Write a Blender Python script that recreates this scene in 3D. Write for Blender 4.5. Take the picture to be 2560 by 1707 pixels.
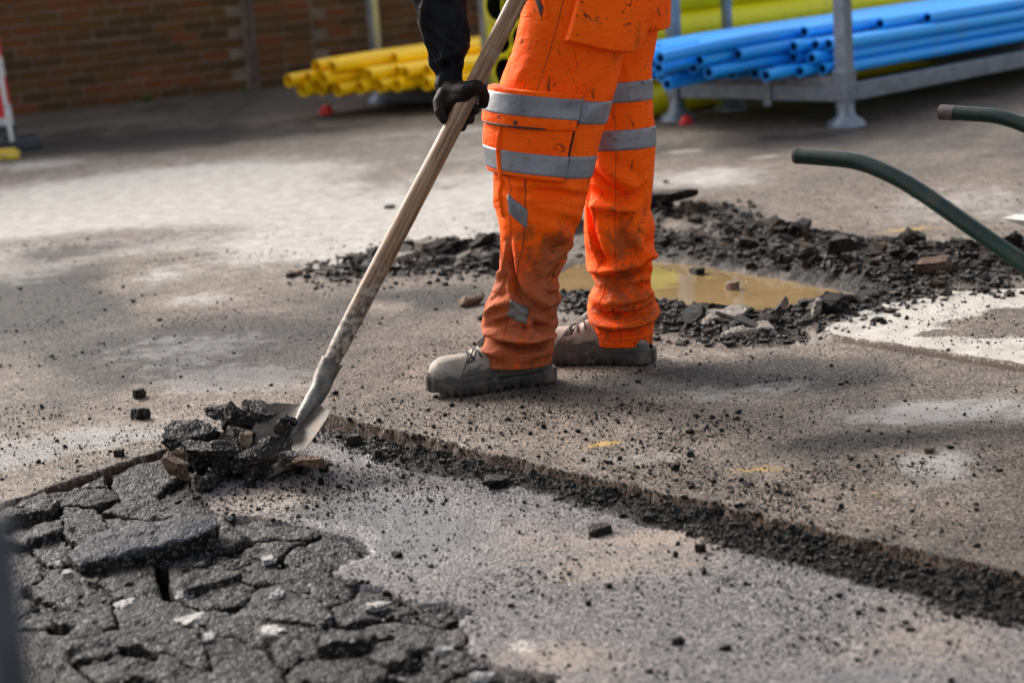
import bpy, bmesh, math, random
import numpy as np
from mathutils import Vector, Matrix, Euler

# ------------------------------------------------------------------ camera, sky, sun, exposure
scene = bpy.context.scene
for o in list(bpy.data.objects):
    bpy.data.objects.remove(o)
C = scene.collection
R = math.radians

cam_d = bpy.data.cameras.new('camera')
cam = bpy.data.objects.new('camera', cam_d); C.objects.link(cam); scene.camera = cam
cam_d.sensor_width = 36.0; cam_d.lens = 70.0; cam_d.clip_start = 0.05; cam_d.clip_end = 1000.0
cam.matrix_world = (Matrix.Translation((0, 0, 1.2)) @ Matrix.Rotation(R(90 - 12.4), 4, 'X') @ Matrix.Rotation(R(-4.0), 4, 'Z'))
cam_d.dof.use_dof = True; cam_d.dof.focus_distance = 4.72; cam_d.dof.aperture_fstop = 3.0; cam_d.dof.aperture_blades = 9

SUN_DIR = Vector((-0.56, 0.62, 0.52)).normalized()          # towards the sun: veiled sun from behind the wall at the left
world = bpy.data.worlds.new('World'); scene.world = world; world.use_nodes = True
wn = world.node_tree.nodes; wl = world.node_tree.links; wn.clear()
sky = wn.new('ShaderNodeTexSky'); sky.sky_type = 'NISHITA'; sky.sun_disc = False
sky.sun_elevation = math.asin(SUN_DIR.z)
sky.sun_rotation = math.atan2(SUN_DIR.x, SUN_DIR.y)
sky.air_density = 1.0; sky.dust_density = 5.0; sky.ozone_density = 0.6
bg = wn.new('ShaderNodeBackground'); bg.inputs['Strength'].default_value = 0.09
wo = wn.new('ShaderNodeOutputWorld')
veil = wn.new('ShaderNodeHueSaturation'); veil.inputs['Saturation'].default_value = 0.45      # cloud veil: greyer than a clear sky
wl.new(sky.outputs[0], veil.inputs['Color']); wl.new(veil.outputs[0], bg.inputs['Color']); wl.new(bg.outputs[0], wo.inputs['Surface'])

sun_d = bpy.data.lights.new('sun', 'SUN'); sun_d.energy = 1.5; sun_d.angle = R(20.0); sun_d.color = (1.0, 0.955, 0.90)
sun = bpy.data.objects.new('sun', sun_d); C.objects.link(sun)
sun.rotation_euler = SUN_DIR.to_track_quat('Z', 'Y').to_euler()

vs = scene.view_settings
vs.view_transform = 'Standard'; vs.look = 'None'; vs.gamma = 1.0; vs.use_curve_mapping = False
vs.exposure = 1.68
scene.cycles.max_bounces = 6

# ------------------------------------------------------------------ measured layout (metres; x right, y away, z up)
LEG_NEAR = [(1.0142, 0.2566, 5.02, 0.1565), (0.9517, 0.2388, 5.01, 0.1485), (0.8896, 0.2155, 5.0, 0.1405), (0.8166, 0.1853, 4.995, 0.1337), (0.7437, 0.1569, 4.985, 0.1387), (0.6805, 0.1353, 4.98, 0.139), (0.6065, 0.116, 4.97, 0.1315), (0.5318, 0.1054, 4.96, 0.1197), (0.4787, 0.0967, 4.95, 0.1127), (0.4249, 0.0887, 4.945, 0.1019), (0.3601, 0.075, 4.94, 0.0863), (0.3165, 0.0627, 4.94, 0.076), (0.2736, 0.0493, 4.935, 0.0712), (0.2305, 0.0397, 4.93, 0.0866), (0.1921, 0.0267, 4.93, 0.0916), (0.1589, 0.0178, 4.93, 0.0907), (0.1282, 0.0207, 4.93, 0.088), (0.1027, 0.0124, 4.93, 0.0903), (0.0612, 0.0057, 4.93, 0.0922)]
LEG_FAR = [(1.0048, 0.3199, 5.17, 0.1167), (0.9385, 0.3233, 5.17, 0.1131), (0.8388, 0.3216, 5.17, 0.1041), (0.7722, 0.3155, 5.17, 0.0932), (0.6827, 0.3168, 5.165, 0.0889), (0.6155, 0.3166, 5.16, 0.0897), (0.5594, 0.3154, 5.155, 0.0909), (0.4922, 0.309, 5.15, 0.0888), (0.4361, 0.3032, 5.145, 0.0855), (0.3567, 0.2989, 5.14, 0.0886), (0.2998, 0.2982, 5.135, 0.0881), (0.2545, 0.2964, 5.13, 0.0825), (0.2078, 0.2984, 5.13, 0.0667), (0.1739, 0.2967, 5.125, 0.0821), (0.1458, 0.2959, 5.12, 0.0901), (0.105, 0.2936, 5.12, 0.0812), (0.0755, 0.2948, 5.12, 0.0761), (0.0509, 0.2934, 5.12, 0.0762)]
ARM_ROWS = [(1.1087, -0.1194, 4.78, 0.0675), (1.0484, -0.1187, 4.77, 0.0644), (0.9878, -0.1159, 4.76, 0.0614), (0.9469, -0.1096, 4.755, 0.0584), (0.9061, -0.1054, 4.75, 0.0533), (0.8756, -0.1025, 4.745, 0.0462), (0.8456, -0.1067, 4.74, 0.038), (0.8204, -0.108, 4.735, 0.0334), (0.7951, -0.1067, 4.73, 0.0313), (0.7726, -0.1079, 4.73, 0.0277)]
SHAFT = [(-0.428, 4.52, 0.177), (-0.172, 4.64, 0.599), (-0.054, 4.69, 0.785), (0.068, 4.74, 0.976), (0.198, 4.8, 1.182)]
HAND_C = (-0.07, 4.68, 0.76)
BL_TOP = (-0.428, 4.52, 0.177)
BL_SH = (-0.467, 4.475, 0.099)
BL_TIP = (-0.559, 4.36, -0.004)
BL_R = (-0.398, 4.41, 0.095)
BL_L = (-0.565, 4.55, 0.101)
EA = (-0.412, 4.709)
EB = (0.861, 3.287)
EC = (-0.997, 4.334)
ED = (-1.128, 4.178)
BLOBS = [(-1.78, 8.78, 0.927, 0.843, 1.0), (-0.58, 7.76, 0.514, 0.658, 0.9), (-0.33, 7.05, 0.281, 0.453, 0.6), (-1.49, 9.71, 0.639, 0.378, 0.8), (-2.55, 10.74, 0.4, 0.294, 0.7), (-0.58, 10.94, 0.79, 0.262, 0.45), (-0.0, 8.32, 0.458, 0.504, 0.5), (-1.63, 6.64, 0.354, 0.642, -1.0), (-0.94, 5.67, 0.418, 0.41, -0.75), (-0.29, 6.15, 0.219, 0.207, -0.5), (-1.59, 7.93, 0.577, 0.252, -0.5), (-1.29, 6.91, 0.199, 0.191, 0.5), (-1.05, 6.43, 0.129, 0.166, 0.5), (-0.38, 6.08, 0.095, 0.121, 0.8), (-0.54, 5.22, 0.293, 0.248, -0.15), (-0.99, 4.67, 0.232, 0.159, 0.5), (-0.62, 5.04, 0.227, 0.139, 0.25), (-2.02, 11.39, 1.245, 0.709, -0.5), (0.09, 5.57, 0.187, 0.226, -0.1), (1.61, 7.3, 0.517, 0.583, 0.45), (0.88, 8.47, 0.336, 0.327, 0.7), (1.35, 9.39, 0.721, 0.401, -0.2), (0.48, 4.86, 0.361, 0.151, -0.8), (0.81, 4.72, 0.138, 0.101, -0.4), (0.98, 4.39, 0.258, 0.158, 0.9), (0.81, 4.19, 0.314, 0.096, -0.5), (0.86, 3.97, 0.099, 0.115, 0.8), (0.37, 5.09, 0.229, 0.071, 0.3), (0.78, 5.17, 0.186, 0.097, 0.5), (0.29, 4.18, 0.285, 0.16, 0.3), (0.69, 3.76, 0.258, 0.129, 0.25), (-0.09, 4.43, 0.16, 0.107, 0.2)]  # dust spots, plus cast shadows painted in right of the boots and near the wall
BLOBS_LOW = [(0.11, 3.55, 0.204, 0.092, 0.5), (0.02, 3.16, 0.147, 0.091, 0.5), (0.55, 3.06, 0.178, 0.12, 0.2), (0.25, 3.7, 0.17, 0.05, 0.5), (-0.52, 4.17, 0.114, 0.095, 0.5), (-0.27, 3.84, 0.263, 0.161, 0.1)]
WET = [(-1.06, 4.49, 0.335, 0.276, 1.3), (-0.72, 5.17, 0.302, 0.195, 0.6), (-1.41, 7.69, 0.714, 0.27, 0.5), (0.6, 4.69, 0.317, 0.12, 0.5), (0.99, 4.33, 0.245, 0.137, 0.5), (-0.35, 4.5, 0.122, 0.111, 0.9), (-0.41, 4.09, 0.279, 0.152, 0.8), (-0.18, 3.88, 0.221, 0.165, 0.7), (-0.26, 3.67, 0.294, 0.148, 0.5), (-1.77, 7.27, 0.322, 0.577, 0.5), (0.54, 6.14, 0.574, 0.755, 1.0), (1.23, 6.25, 0.459, 0.427, 0.5), (0.53, 2.97, 0.18, 0.097, 0.6), (0.38, 3.36, 0.232, 0.124, 0.3), (-0.94, 5.67, 0.418, 0.41, 0.5)]
YEL = [(0.2, 4.31, 0.068, 0.047, 1.0), (0.13, 4.39, 0.06, 0.035, 0.6), (0.5, 4.05, 0.083, 0.042, 0.8), (0.7, 3.82, 0.105, 0.048, 0.6), (1.41, 6.78, 0.181, 0.084, 0.8), (1.19, 6.98, 0.093, 0.071, 0.6), (0.08, 3.82, 0.07, 0.053, 0.2)]
WHITE_POLY = [(0.838, 5.251), (1.247, 4.733), (1.375, 4.927), (1.603, 5.738), (1.493, 5.656), (1.299, 5.648), (1.091, 5.561), (0.917, 5.42)]
WHOLES = [(1.14, 5.13, 0.063, 0.043, 1.0), (1.26, 5.22, 0.094, 0.07, 1.0), (1.25, 5.11, 0.08, 0.067, 1.0), (1.34, 5.12, 0.069, 0.096, 1.0), (1.37, 5.31, 0.06, 0.072, 1.0)]
WSPOT = [(-0.28, 3.45, 0.021, 0.043, 1.0), (-0.47, 3.55, 0.013, 0.041, 1.0), (-0.65, 3.59, 0.015, 0.056, 1.0), (-0.51, 3.76, 0.015, 0.031, 1.0), (-0.76, 3.55, 0.018, 0.046, 1.0), (-0.62, 3.44, 0.024, 0.043, 1.0), (-0.58, 3.34, 0.019, 0.037, 1.0), (-0.46, 3.35, 0.019, 0.053, 1.0), (-0.02, 3.19, 0.033, 0.041, 0.9), (-0.91, 3.76, 0.012, 0.031, 0.9), (0.52, 3.07, 0.093, 0.069, 0.55), (0.68, 3.16, 0.0, 0.0, 0), (-0.47, 4.13, 0.038, 0.043, 0.9), (-0.15, 3.2, 0.019, 0.022, 0.9), (-0.39, 4.08, 0.065, 0.024, 0.6), (-0.94, 3.82, 0.009, 0.027, 0.8), (0.48, 3.16, 0.088, 0.025, 0.5), (-0.09, 3.07, 0.021, 0.024, 0.9), (0.23, 8.32, 0.002, 0.013, 0)]
WSTREAK = [(0.87, 9.36, 0.185, 0.112, 0.9), (1.2, 8.94, 0.157, 0.058, 0.8), (1.64, 8.03, 0.106, 0.035, 0.6), (-1.09, 11.26, 0.394, 0.138, 0.5), (-1.8, 11.43, 0.1, 0.095, 0.5), (-1.91, 7.72, 0.102, 0.065, 0.6), (0.34, 10.58, 0.232, 0.102, 0.4)]
S2A = (0.817, 5.258)
S2B = (1.242, 4.716)
PUD = [(0.172, 6.469), (0.275, 6.65), (0.467, 6.641), (0.625, 6.453), (0.785, 6.255), (0.935, 6.061), (1.029, 5.869), (0.969, 5.715), (0.836, 5.684), (0.675, 5.721), (0.51, 5.866), (0.444, 6.014), (0.288, 6.1), (0.184, 6.234)]
BROKEN = [(-1.409, 4.451), (-1.194, 4.399), (-1.042, 4.541), (-0.809, 4.633), (-0.713, 4.317), (-0.637, 4.102), (-0.516, 4.013), (-0.389, 3.783), (-0.3, 3.595), (-0.124, 3.371), (-0.055, 3.239), (-0.008, 3.016), (0.007, 2.808), (-0.961, 2.972)]
RIM_FAR = [(0.256, 7.187), (0.566, 7.461), (0.755, 7.375), (0.83, 6.94), (0.95, 6.705), (1.068, 6.525), (1.188, 6.391), (1.295, 6.227), (1.414, 6.14), (1.572, 6.116)]
RIM_FAR2 = [(0.532, 6.88), (0.65, 6.696), (0.776, 6.516), (0.896, 6.346), (1.004, 6.147), (1.112, 5.994), (1.222, 5.881), (1.358, 5.901), (1.479, 5.963)]
RIM_LEFT = [(-0.545, 6.747), (-0.406, 6.994), (-0.316, 7.094), (-0.173, 7.035), (-0.032, 7.116), (-0.349, 6.712), (-0.246, 6.798), (-0.125, 6.708), (-0.036, 6.631)]
RIM_NEAR = [(0.174, 5.987), (0.301, 5.874), (0.445, 5.725), (0.538, 5.63), (0.651, 5.529), (0.737, 5.44), (0.872, 5.514), (0.992, 5.628), (1.11, 5.716), (0.575, 5.406), (0.685, 5.324), (0.477, 5.528)]
LUMPS = [('single rounded lump of black asphalt left of the shovel pile', -0.942, 4.856, 0.0547, 0.0372), ('small black lump just behind the rounded lump left of the pile', -0.986, 5.086, 0.0366, 0.032), ('black crumbly lump on the bare strip below the shovel blade', -0.601, 4.283, 0.0331, 0.0292), ('square little black lump right below the shovel blade', -0.446, 4.272, 0.0194, 0.0233), ('small flat lump beside the square lump below the blade', -0.407, 4.242, 0.0193, 0.0116), ('dark lump resting right of the shovel blade edge', -0.394, 4.57, 0.0392, 0.0351), ('lone brown lump on pale ground at the right', 0.869, 4.069, 0.0296, 0.0148), ('mossy dark clod in front of the saw-cut edge', -0.056, 4.15, 0.0661, 0.0283), ('small black lump between the clod and the person', 0.371, 4.177, 0.0247, 0.0152), ('pair-topped black lump beside the yellow paint smear', 0.329, 4.078, 0.0223, 0.0185), ('dark flat lump near the middle of the foreground', 0.149, 3.769, 0.0604, 0.0224), ('black pebble right of the flat foreground lump', 0.279, 3.59, 0.0148, 0.0148), ('black twin pebble next to the foreground pebble', 0.331, 3.613, 0.0232, 0.0216), ('lone black lump low in the centre foreground', 0.146, 3.446, 0.0206, 0.0095), ('round black lump at the bottom right foreground', 0.24, 3.145, 0.0263, 0.0146), ('smaller black lump near the bottom right lump', 0.315, 3.103, 0.0187, 0.0101), ('dark lump on the lower grey surface at left centre', -0.256, 3.733, 0.0308, 0.012), ('tiny black lump at the right foreground edge', 0.716, 3.161, 0.0117, 0.0117), ('flat brown stone between the shovel shaft and near boot', -0.118, 6.023, 0.102, 0.0295), ('small tan stone lying left of the shovel shaft', -0.723, 6.757, 0.069, 0.021), ('tiny dark stone on pale ground behind the shaft', -0.467, 8.189, 0.0469, 0.0181), ('dark speck of stone beyond the far trouser leg', 0.694, 8.362, 0.0295, 0.0147), ('black stone standing in the muddy puddle', 0.689, 6.045, 0.0539, 0.0323), ('second black stone at the left of the puddle', 0.612, 6.338, 0.062, 0.0282), ('small rust-dark lump at the left end of the pile', -0.938, 4.511, 0.0306, 0.0224), ('black crumb lump on top step right of the blade', -0.332, 4.456, 0.0302, 0.0222), ('dark clod at the left picture edge', -1.043, 3.913, 0.0536, 0.0322)]
PILE = [('big worn slab leaning at the left of the shovel pile', (-0.74, 4.42, 0.06), (0.15, 0.105, 0.045), (0.45, -0.15, 0.3)), ('large upright black block at the back of the shovel pile', (-0.596, 4.5, 0.065), (0.15, 0.1, 0.075), (0.25, 0.3, 0.2)), ('pointed black shard on top of the pile', (-0.656, 4.47, 0.077), (0.075, 0.045, 0.06), (0.4, 0.9, 0.6)), ('grey lump in the middle of the pile', (-0.645, 4.4, 0.048), (0.085, 0.07, 0.06), (0.3, 0.2, 1.0)), ('small tan stone lodged in the middle of the pile', (-0.614, 4.36, 0.055), (0.035, 0.03, 0.042), (0.2, 0.1, 0.3)), ('long flat asphalt plate at the front of the pile', (-0.59, 4.33, 0.031), (0.17, 0.075, 0.035), (0.5, -0.28, 0.12)), ('dark wedge lump at the lower left of the pile', (-0.714, 4.36, 0.033), (0.13, 0.08, 0.06), (0.2, 0.1, -0.2)), ('brown brick-like chunk standing on edge left of the pile', (-0.777, 4.29, 0.029), (0.105, 0.032, 0.045), (0.1, 0.35, -0.75)), ('thin black flake lying on the top of the pile', (-0.695, 4.48, 0.097), (0.1, 0.05, 0.02), (0.25, 0.1, 0.2)), ('small black block wedged against the shovel blade', (-0.527, 4.42, 0.067), (0.055, 0.04, 0.05), (0.2, 0.5, 0.2)), ('dark lump under the grey lump of the pile', (-0.66, 4.34, 0.03), (0.08, 0.06, 0.05), (0.4, 0.2, 0.4)), ('small dark lump at the right foot of the pile', (-0.522, 4.28, 0.027), (0.06, 0.05, 0.035), (0.1, 0.2, 0.4)), ('flat brown flake in front of the blade', (-0.462, 4.26, 0.025), (0.085, 0.05, 0.02), (0.1, 0.05, 0.2)), ('little black lump beside the brown chunk', (-0.767, 4.33, 0.035), (0.05, 0.04, 0.04), (0.3, 0.2, 0.1))]
RACK_R = (1.71, 9.913, 0.0)
RACK_L = (0.94, 10.599, 0.0)
POST_Y = (-0.744, 12.825, 0.0)
CAP1 = (-1.049, 12.379, 0.0)
CAP2 = (0.993, 10.457, 0.0)
WALL_A = (-3.236, 13.805, 0.0)
WALL_B = (-1.586, 14.775, 0.0)
WB1 = [(0.603, 4.02, 0.66), (0.702, 3.93, 0.655), (0.773, 3.86, 0.63), (0.956, 3.62, 0.483)]
WB2_0 = (0.989, 4.42, 0.682)
WBTRAY = (1.04, 3.95, 0.572)
SIGNFOOT = (-2.774, 11.518, 0.0)
YBLOCK = (-2.741, 11.076, 0.0)
STRUT = [(-2.778, 11.35, 0.465), (-2.757, 11.35, 0.069)]
POSTN = (-0.279, 1.0, 0.91)
HAND = {'palm': [(-0.1058, 4.728, 0.787, 0.026), (-0.1096, 4.715, 0.7607, 0.029), (-0.1134, 4.7, 0.7348, 0.024)], 'web': [(-0.104, 4.715, 0.7809, 0.027), (-0.0815, 4.69, 0.7744, 0.026), (-0.0603, 4.662, 0.7816, 0.021), (-0.0415, 4.65, 0.7885, 0.0165)], 'back': [(-0.1101, 4.705, 0.7515, 0.026), (-0.0867, 4.685, 0.7589, 0.022), (-0.0718, 4.67, 0.7654, 0.019)], 'index': [(-0.0434, 4.65, 0.7896, 0.0155), (-0.0289, 4.658, 0.7798, 0.014), (-0.0241, 4.672, 0.7619, 0.013), (-0.0274, 4.69, 0.7431, 0.0118)], 'mid': [(-0.1005, 4.715, 0.7447, 0.018), (-0.0723, 4.732, 0.738, 0.014), (-0.0492, 4.715, 0.7411, 0.0135), (-0.0488, 4.69, 0.7313, 0.0125)], 'ring': [(-0.1098, 4.705, 0.7278, 0.017), (-0.0842, 4.727, 0.7155, 0.0135), (-0.0611, 4.708, 0.719, 0.013), (-0.0627, 4.684, 0.7093, 0.012)], 'pinky': [(-0.1186, 4.698, 0.7189, 0.014), (-0.0976, 4.712, 0.6995, 0.012), (-0.0778, 4.694, 0.7, 0.0112), (-0.0823, 4.676, 0.693, 0.0105)], 'thumb': [(-0.1168, 4.705, 0.7724, 0.019), (-0.1311, 4.685, 0.7539, 0.0165), (-0.1303, 4.668, 0.733, 0.0145), (-0.1213, 4.662, 0.7157, 0.012)]}
FOLDS_NEAR = [([(250.6, 0.4989), (280.5, 0.5045), (315.2, 0.4937), (360.0, 0.4873)], 0.01, -0.006), ([(261.8, 0.4711), (298.5, 0.4563), (360.0, 0.4259)], 0.016, 0.005), ([(211.3, 0.5129), (243.5, 0.49), (254.9, 0.462)], 0.012, -0.005), ([(277.7, 0.4325), (307.5, 0.3962), (360.0, 0.3404)], 0.022, 0.008), ([(360.0, 0.3438), (323.7, 0.3258), (309.6, 0.297)], 0.009, -0.012), ([(360.0, 0.3732), (319.3, 0.3525), (300.6, 0.3374)], 0.013, 0.009), ([(239.8, 0.3703), (252.1, 0.3152), (273.3, 0.2671), (300.7, 0.2244), (360.0, 0.2345)], 0.013, 0.01), ([(230.7, 0.3305), (244.7, 0.2762), (272.6, 0.2273), (311.3, 0.1895)], 0.01, -0.009), ([(360.0, 0.2681), (321.3, 0.2566), (295.1, 0.2652)], 0.012, 0.008), ([(193.5, 0.1866), (221.4, 0.2188), (245.2, 0.2302)], 0.012, 0.01), ([(205.5, 0.1622), (236.5, 0.177), (257.9, 0.1884)], 0.01, -0.008), ([(180.0, 0.156), (234.6, 0.1273), (273.3, 0.1144), (310.2, 0.1195), (360.0, 0.1491)], 0.01, -0.016), ([(180.0, 0.1766), (241.5, 0.1489), (281.0, 0.1377), (317.2, 0.1446), (360.0, 0.1734)], 0.014, 0.014), ([(281.5, 0.1993), (300.2, 0.1634), (333.0, 0.1506), (360.0, 0.1595)], 0.01, -0.009), ([(180.0, 0.1112), (234.8, 0.1014), (259.2, 0.0851)], 0.012, 0.011), ([(264.0, 0.0776), (289.1, 0.0886), (360.0, 0.0979)], 0.012, 0.01), ([(185.7, 0.0835), (242.4, 0.0696), (256.4, 0.0577)], 0.008, -0.007), ([(180.0, 0.2669), (212.2, 0.2982), (215.9, 0.3519)], 0.012, 0.007), ([(226.3, 0.7984), (225.4, 0.7474)], 0.02, 0.004), ([(317.4, 0.785), (303.2, 0.7353), (288.9, 0.7051)], 0.02, -0.005), ([(360.0, 0.8145), (340.7, 0.7508)], 0.02, 0.005)]
FOLDS_FAR = [([(200.2, 0.4637), (242.9, 0.4469), (281.3, 0.436), (311.2, 0.4608)], 0.014, -0.009), ([(218.9, 0.435), (257.9, 0.4176), (301.0, 0.4062)], 0.018, 0.009), ([(231.3, 0.5378), (261.3, 0.5003), (294.8, 0.4623)], 0.016, 0.008), ([(225.7, 0.5037), (257.4, 0.4662), (276.0, 0.4573)], 0.01, -0.008), ([(229.1, 0.4203), (248.3, 0.3558), (255.8, 0.2991)], 0.02, 0.01), ([(199.7, 0.4498), (220.0, 0.3792), (231.1, 0.3225), (239.7, 0.2797)], 0.01, -0.01), ([(180.0, 0.2658), (236.7, 0.2518), (283.5, 0.2718), (352.1, 0.3019)], 0.016, 0.011), ([(180.0, 0.2324), (251.1, 0.236), (294.1, 0.2463), (346.6, 0.2708)], 0.011, -0.012), ([(180.0, 0.1913), (245.1, 0.1734), (291.7, 0.1828), (360.0, 0.2067)], 0.015, 0.011), ([(203.0, 0.2101), (253.6, 0.1967), (302.2, 0.2102), (360.0, 0.2355)], 0.011, 0.006), ([(288.8, 0.2041), (327.1, 0.2087), (360.0, 0.189)], 0.01, -0.013), ([(180.0, 0.1636), (240.5, 0.1355), (278.6, 0.1351), (360.0, 0.1578)], 0.01, -0.014), ([(202.9, 0.1272), (254.4, 0.1089), (293.8, 0.1192), (345.9, 0.137)], 0.014, 0.012), ([(228.9, 0.0929), (278.6, 0.0884), (339.4, 0.1018)], 0.01, -0.008), ([(289.2, 0.3305), (309.1, 0.2937), (344.7, 0.2778)], 0.016, 0.008), ([(310.1, 0.2728), (334.8, 0.2364)], 0.01, -0.009)]

# ------------------------------------------------------------------ noise
def _h(i, j, k, s):
    n = (i.astype(np.int64) * 374761393 + j.astype(np.int64) * 668265263 + k.astype(np.int64) * 2147483647 + s * 974711) & 0xffffffff
    n = ((n ^ (n >> 13)) * 1274126177) & 0xffffffff
    n = ((n ^ (n >> 16)) * 2246822519) & 0xffffffff
    return ((n ^ (n >> 15)) & 0xffff) / 32767.5 - 1.0
def vn(x, y, z=0.0, s=0):
    x, y, z = np.broadcast_arrays(np.asarray(x, float), np.asarray(y, float), np.asarray(z, float))
    i, j, k = np.floor(x), np.floor(y), np.floor(z)
    f, g, h = x - i, y - j, z - k
    f = f * f * (3 - 2 * f); g = g * g * (3 - 2 * g); h = h * h * (3 - 2 * h)
    def L(a, b, t): return a + (b - a) * t
    r = []
    for dk in (0, 1):
        a = L(_h(i, j, k + dk, s), _h(i + 1, j, k + dk, s), f)
        b = L(_h(i, j + 1, k + dk, s), _h(i + 1, j + 1, k + dk, s), f)
        r.append(L(a, b, g))
    return L(r[0], r[1], h)
def fbm(x, y, z=0.0, s=0, o=4):
    t = 0.0; a = 0.55; m = 1.0
    for q in range(o):
        t = t + a * vn(np.asarray(x) * m, np.asarray(y) * m, np.asarray(z) * m, s + q * 17); a *= 0.5; m *= 2.03
    return t
def sstep(a, b, x):
    t = np.clip((np.asarray(x, float) - a) / (b - a), 0, 1); return t * t * (3 - 2 * t)
def poly_sd(px, py, poly):
    """signed distance to a polygon, negative inside"""
    P = np.asarray(poly); d = np.full(np.shape(px), 1e9); ins = np.zeros(np.shape(px), bool)
    for a, b in zip(P, np.roll(P, -1, 0)):
        e = b - a; wx, wy = px - a[0], py - a[1]
        t = np.clip((wx * e[0] + wy * e[1]) / (e @ e), 0, 1)
        d = np.minimum(d, (wx - e[0] * t) ** 2 + (wy - e[1] * t) ** 2)
        c = (a[1] > py) != (b[1] > py)
        with np.errstate(divide='ignore', invalid='ignore'):
            ins ^= c & (px < (b[0] - a[0]) * (py - a[1]) / (b[1] - a[1] + 1e-12) + a[0])
    d = np.sqrt(d); return np.where(ins, -d, d)
def blobs(x, y, L):
    t = np.zeros(np.shape(x))
    for cx, cy, rx, ry, a in L:
        if a: t = t + a * np.exp(-1.1 * (((x - cx) / rx) ** 2 + ((y - cy) / ry) ** 2))
    return t
def blobmax(x, y, L, k=1.0):
    t = np.zeros(np.shape(x))
    for cx, cy, rx, ry, a in L:
        if a: t = np.maximum(t, a * np.exp(-k * (((x - cx) / rx) ** 2 + ((y - cy) / ry) ** 2)))
    return t

# ------------------------------------------------------------------ object helpers
def mesh(name, v, f, mats=(), smooth=True, midx=None):
    me = bpy.data.meshes.new(name)
    v = np.asarray(v, float)
    if isinstance(f, np.ndarray):
        n = f.shape[1]
        me.vertices.add(len(v)); me.vertices.foreach_set('co', v.astype(np.float32).ravel())
        me.loops.add(f.size); me.loops.foreach_set('vertex_index', f.astype(np.int32).ravel())
        me.polygons.add(len(f)); me.polygons.foreach_set('loop_start', np.arange(0, f.size, n, dtype=np.int32))
        me.polygons.foreach_set('loop_total', np.full(len(f), n, np.int32)); me.update(calc_edges=True)
    else:
        me.from_pydata([tuple(p) for p in v], [], f); me.update()
    me.polygons.foreach_set('use_smooth', np.full(len(me.polygons), smooth, bool))
    for m in mats: me.materials.append(m)
    if midx is not None: me.polygons.foreach_set('material_index', np.asarray(midx, np.int32))
    me.validate(); me.update()
    return me
def link(name, data, parent=None, loc=None, rot=None, scale=None):
    o = bpy.data.objects.new(name, data); C.objects.link(o)
    if parent is not None: o.parent = parent
    if loc is not None: o.location = loc
    if rot is not None: o.rotation_euler = rot
    if scale is not None: o.scale = scale
    return o
def tag(o, label=None, cat=None, group=None, kind=None):
    if label: o['label'] = label
    if cat: o['category'] = cat
    if group: o['group'] = group
    if kind: o['kind'] = kind
    return o
def grid_faces(nr, nc, wrap=False):
    i = np.arange(nr - 1)[:, None]; j = np.arange(nc if wrap else nc - 1)[None, :]
    j2 = (j + 1) % nc
    return np.stack([i * nc + j, i * nc + j2, (i + 1) * nc + j2, (i + 1) * nc + j], -1).reshape(-1, 4)
def tube(pts, rad, n=14, caps=True, flat=1.0):
    """round tube along a polyline; rad a number or one per point"""
    P = [Vector(p) for p in pts]; m = len(P)
    rr = [rad] * m if isinstance(rad, (int, float)) else list(rad)
    T = [(P[min(i + 1, m - 1)] - P[max(i - 1, 0)]).normalized() for i in range(m)]
    u = T[0].cross(Vector((0, 1, 0)) if abs(T[0].y) < .9 else Vector((1, 0, 0))).normalized()
    V = []
    for i in range(m):
        u = (u - T[i] * u.dot(T[i])).normalized(); w = T[i].cross(u)
        for k in range(n):
            a = 2 * math.pi * k / n
            V.append(P[i] + u * (math.cos(a) * rr[i]) + w * (math.sin(a) * rr[i] * flat))
    F = [tuple(q) for q in grid_faces(m, n, True).tolist()]
    if caps:
        F.append(tuple(range(n - 1, -1, -1))); F.append(tuple(range((m - 1) * n, m * n)))
    return V, F
def hollow(pts, ro, ri, n=20):
    V, F = tube(pts, ro, n, False); V2, F2 = tube(pts, ri, n, False); k = len(V); m = len(pts)
    F = F + [tuple(k + i for i in reversed(f)) for f in F2]
    for a in range(n):
        b = (a + 1) % n
        F.append((b, a, k + a, k + b)); e = (m - 1) * n
        F.append((e + a, e + b, k + e + b, k + e + a))
    return V + V2, F
def smoothpath(pts, it=3):
    P = [Vector(p) for p in pts]
    for _ in range(it):
        Q = [P[0]]
        for a, b in zip(P, P[1:]): Q += [a.lerp(b, .25), a.lerp(b, .75)]
        Q.append(P[-1]); P = Q
    return P
def box(c, s, rot=None, bev=0.0):
    """bevelled box as verts, faces"""
    bm = bmesh.new(); bmesh.ops.create_cube(bm, size=1.0)
    for v in bm.verts: v.co = Vector((v.co.x * s[0], v.co.y * s[1], v.co.z * s[2]))
    if bev: bmesh.ops.bevel(bm, geom=bm.edges[:], offset=bev, segments=2, affect='EDGES', profile=.6)
    M = Matrix.Translation(c) @ (Euler(rot).to_matrix().to_4x4() if rot is not None else Matrix())
    V = [M @ v.co for v in bm.verts]; bm.verts.index_update()
    F = [tuple(v.index for v in f.verts) for f in bm.faces]; bm.free()
    return V, F
def merge(*parts):
    V = []; F = []
    for v, f in parts:
        k = len(V); V += list(v); F += [tuple(k + i for i in q) for q in f]
    return V, F
def part(name, vf, mat, parent=None, smooth=True, auto=None):
    me = mesh(name, vf[0], vf[1], (mat,), smooth)
    o = link(name, me, parent)
    if auto is not None: me.set_sharp_from_angle(angle=R(auto))
    return o

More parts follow.
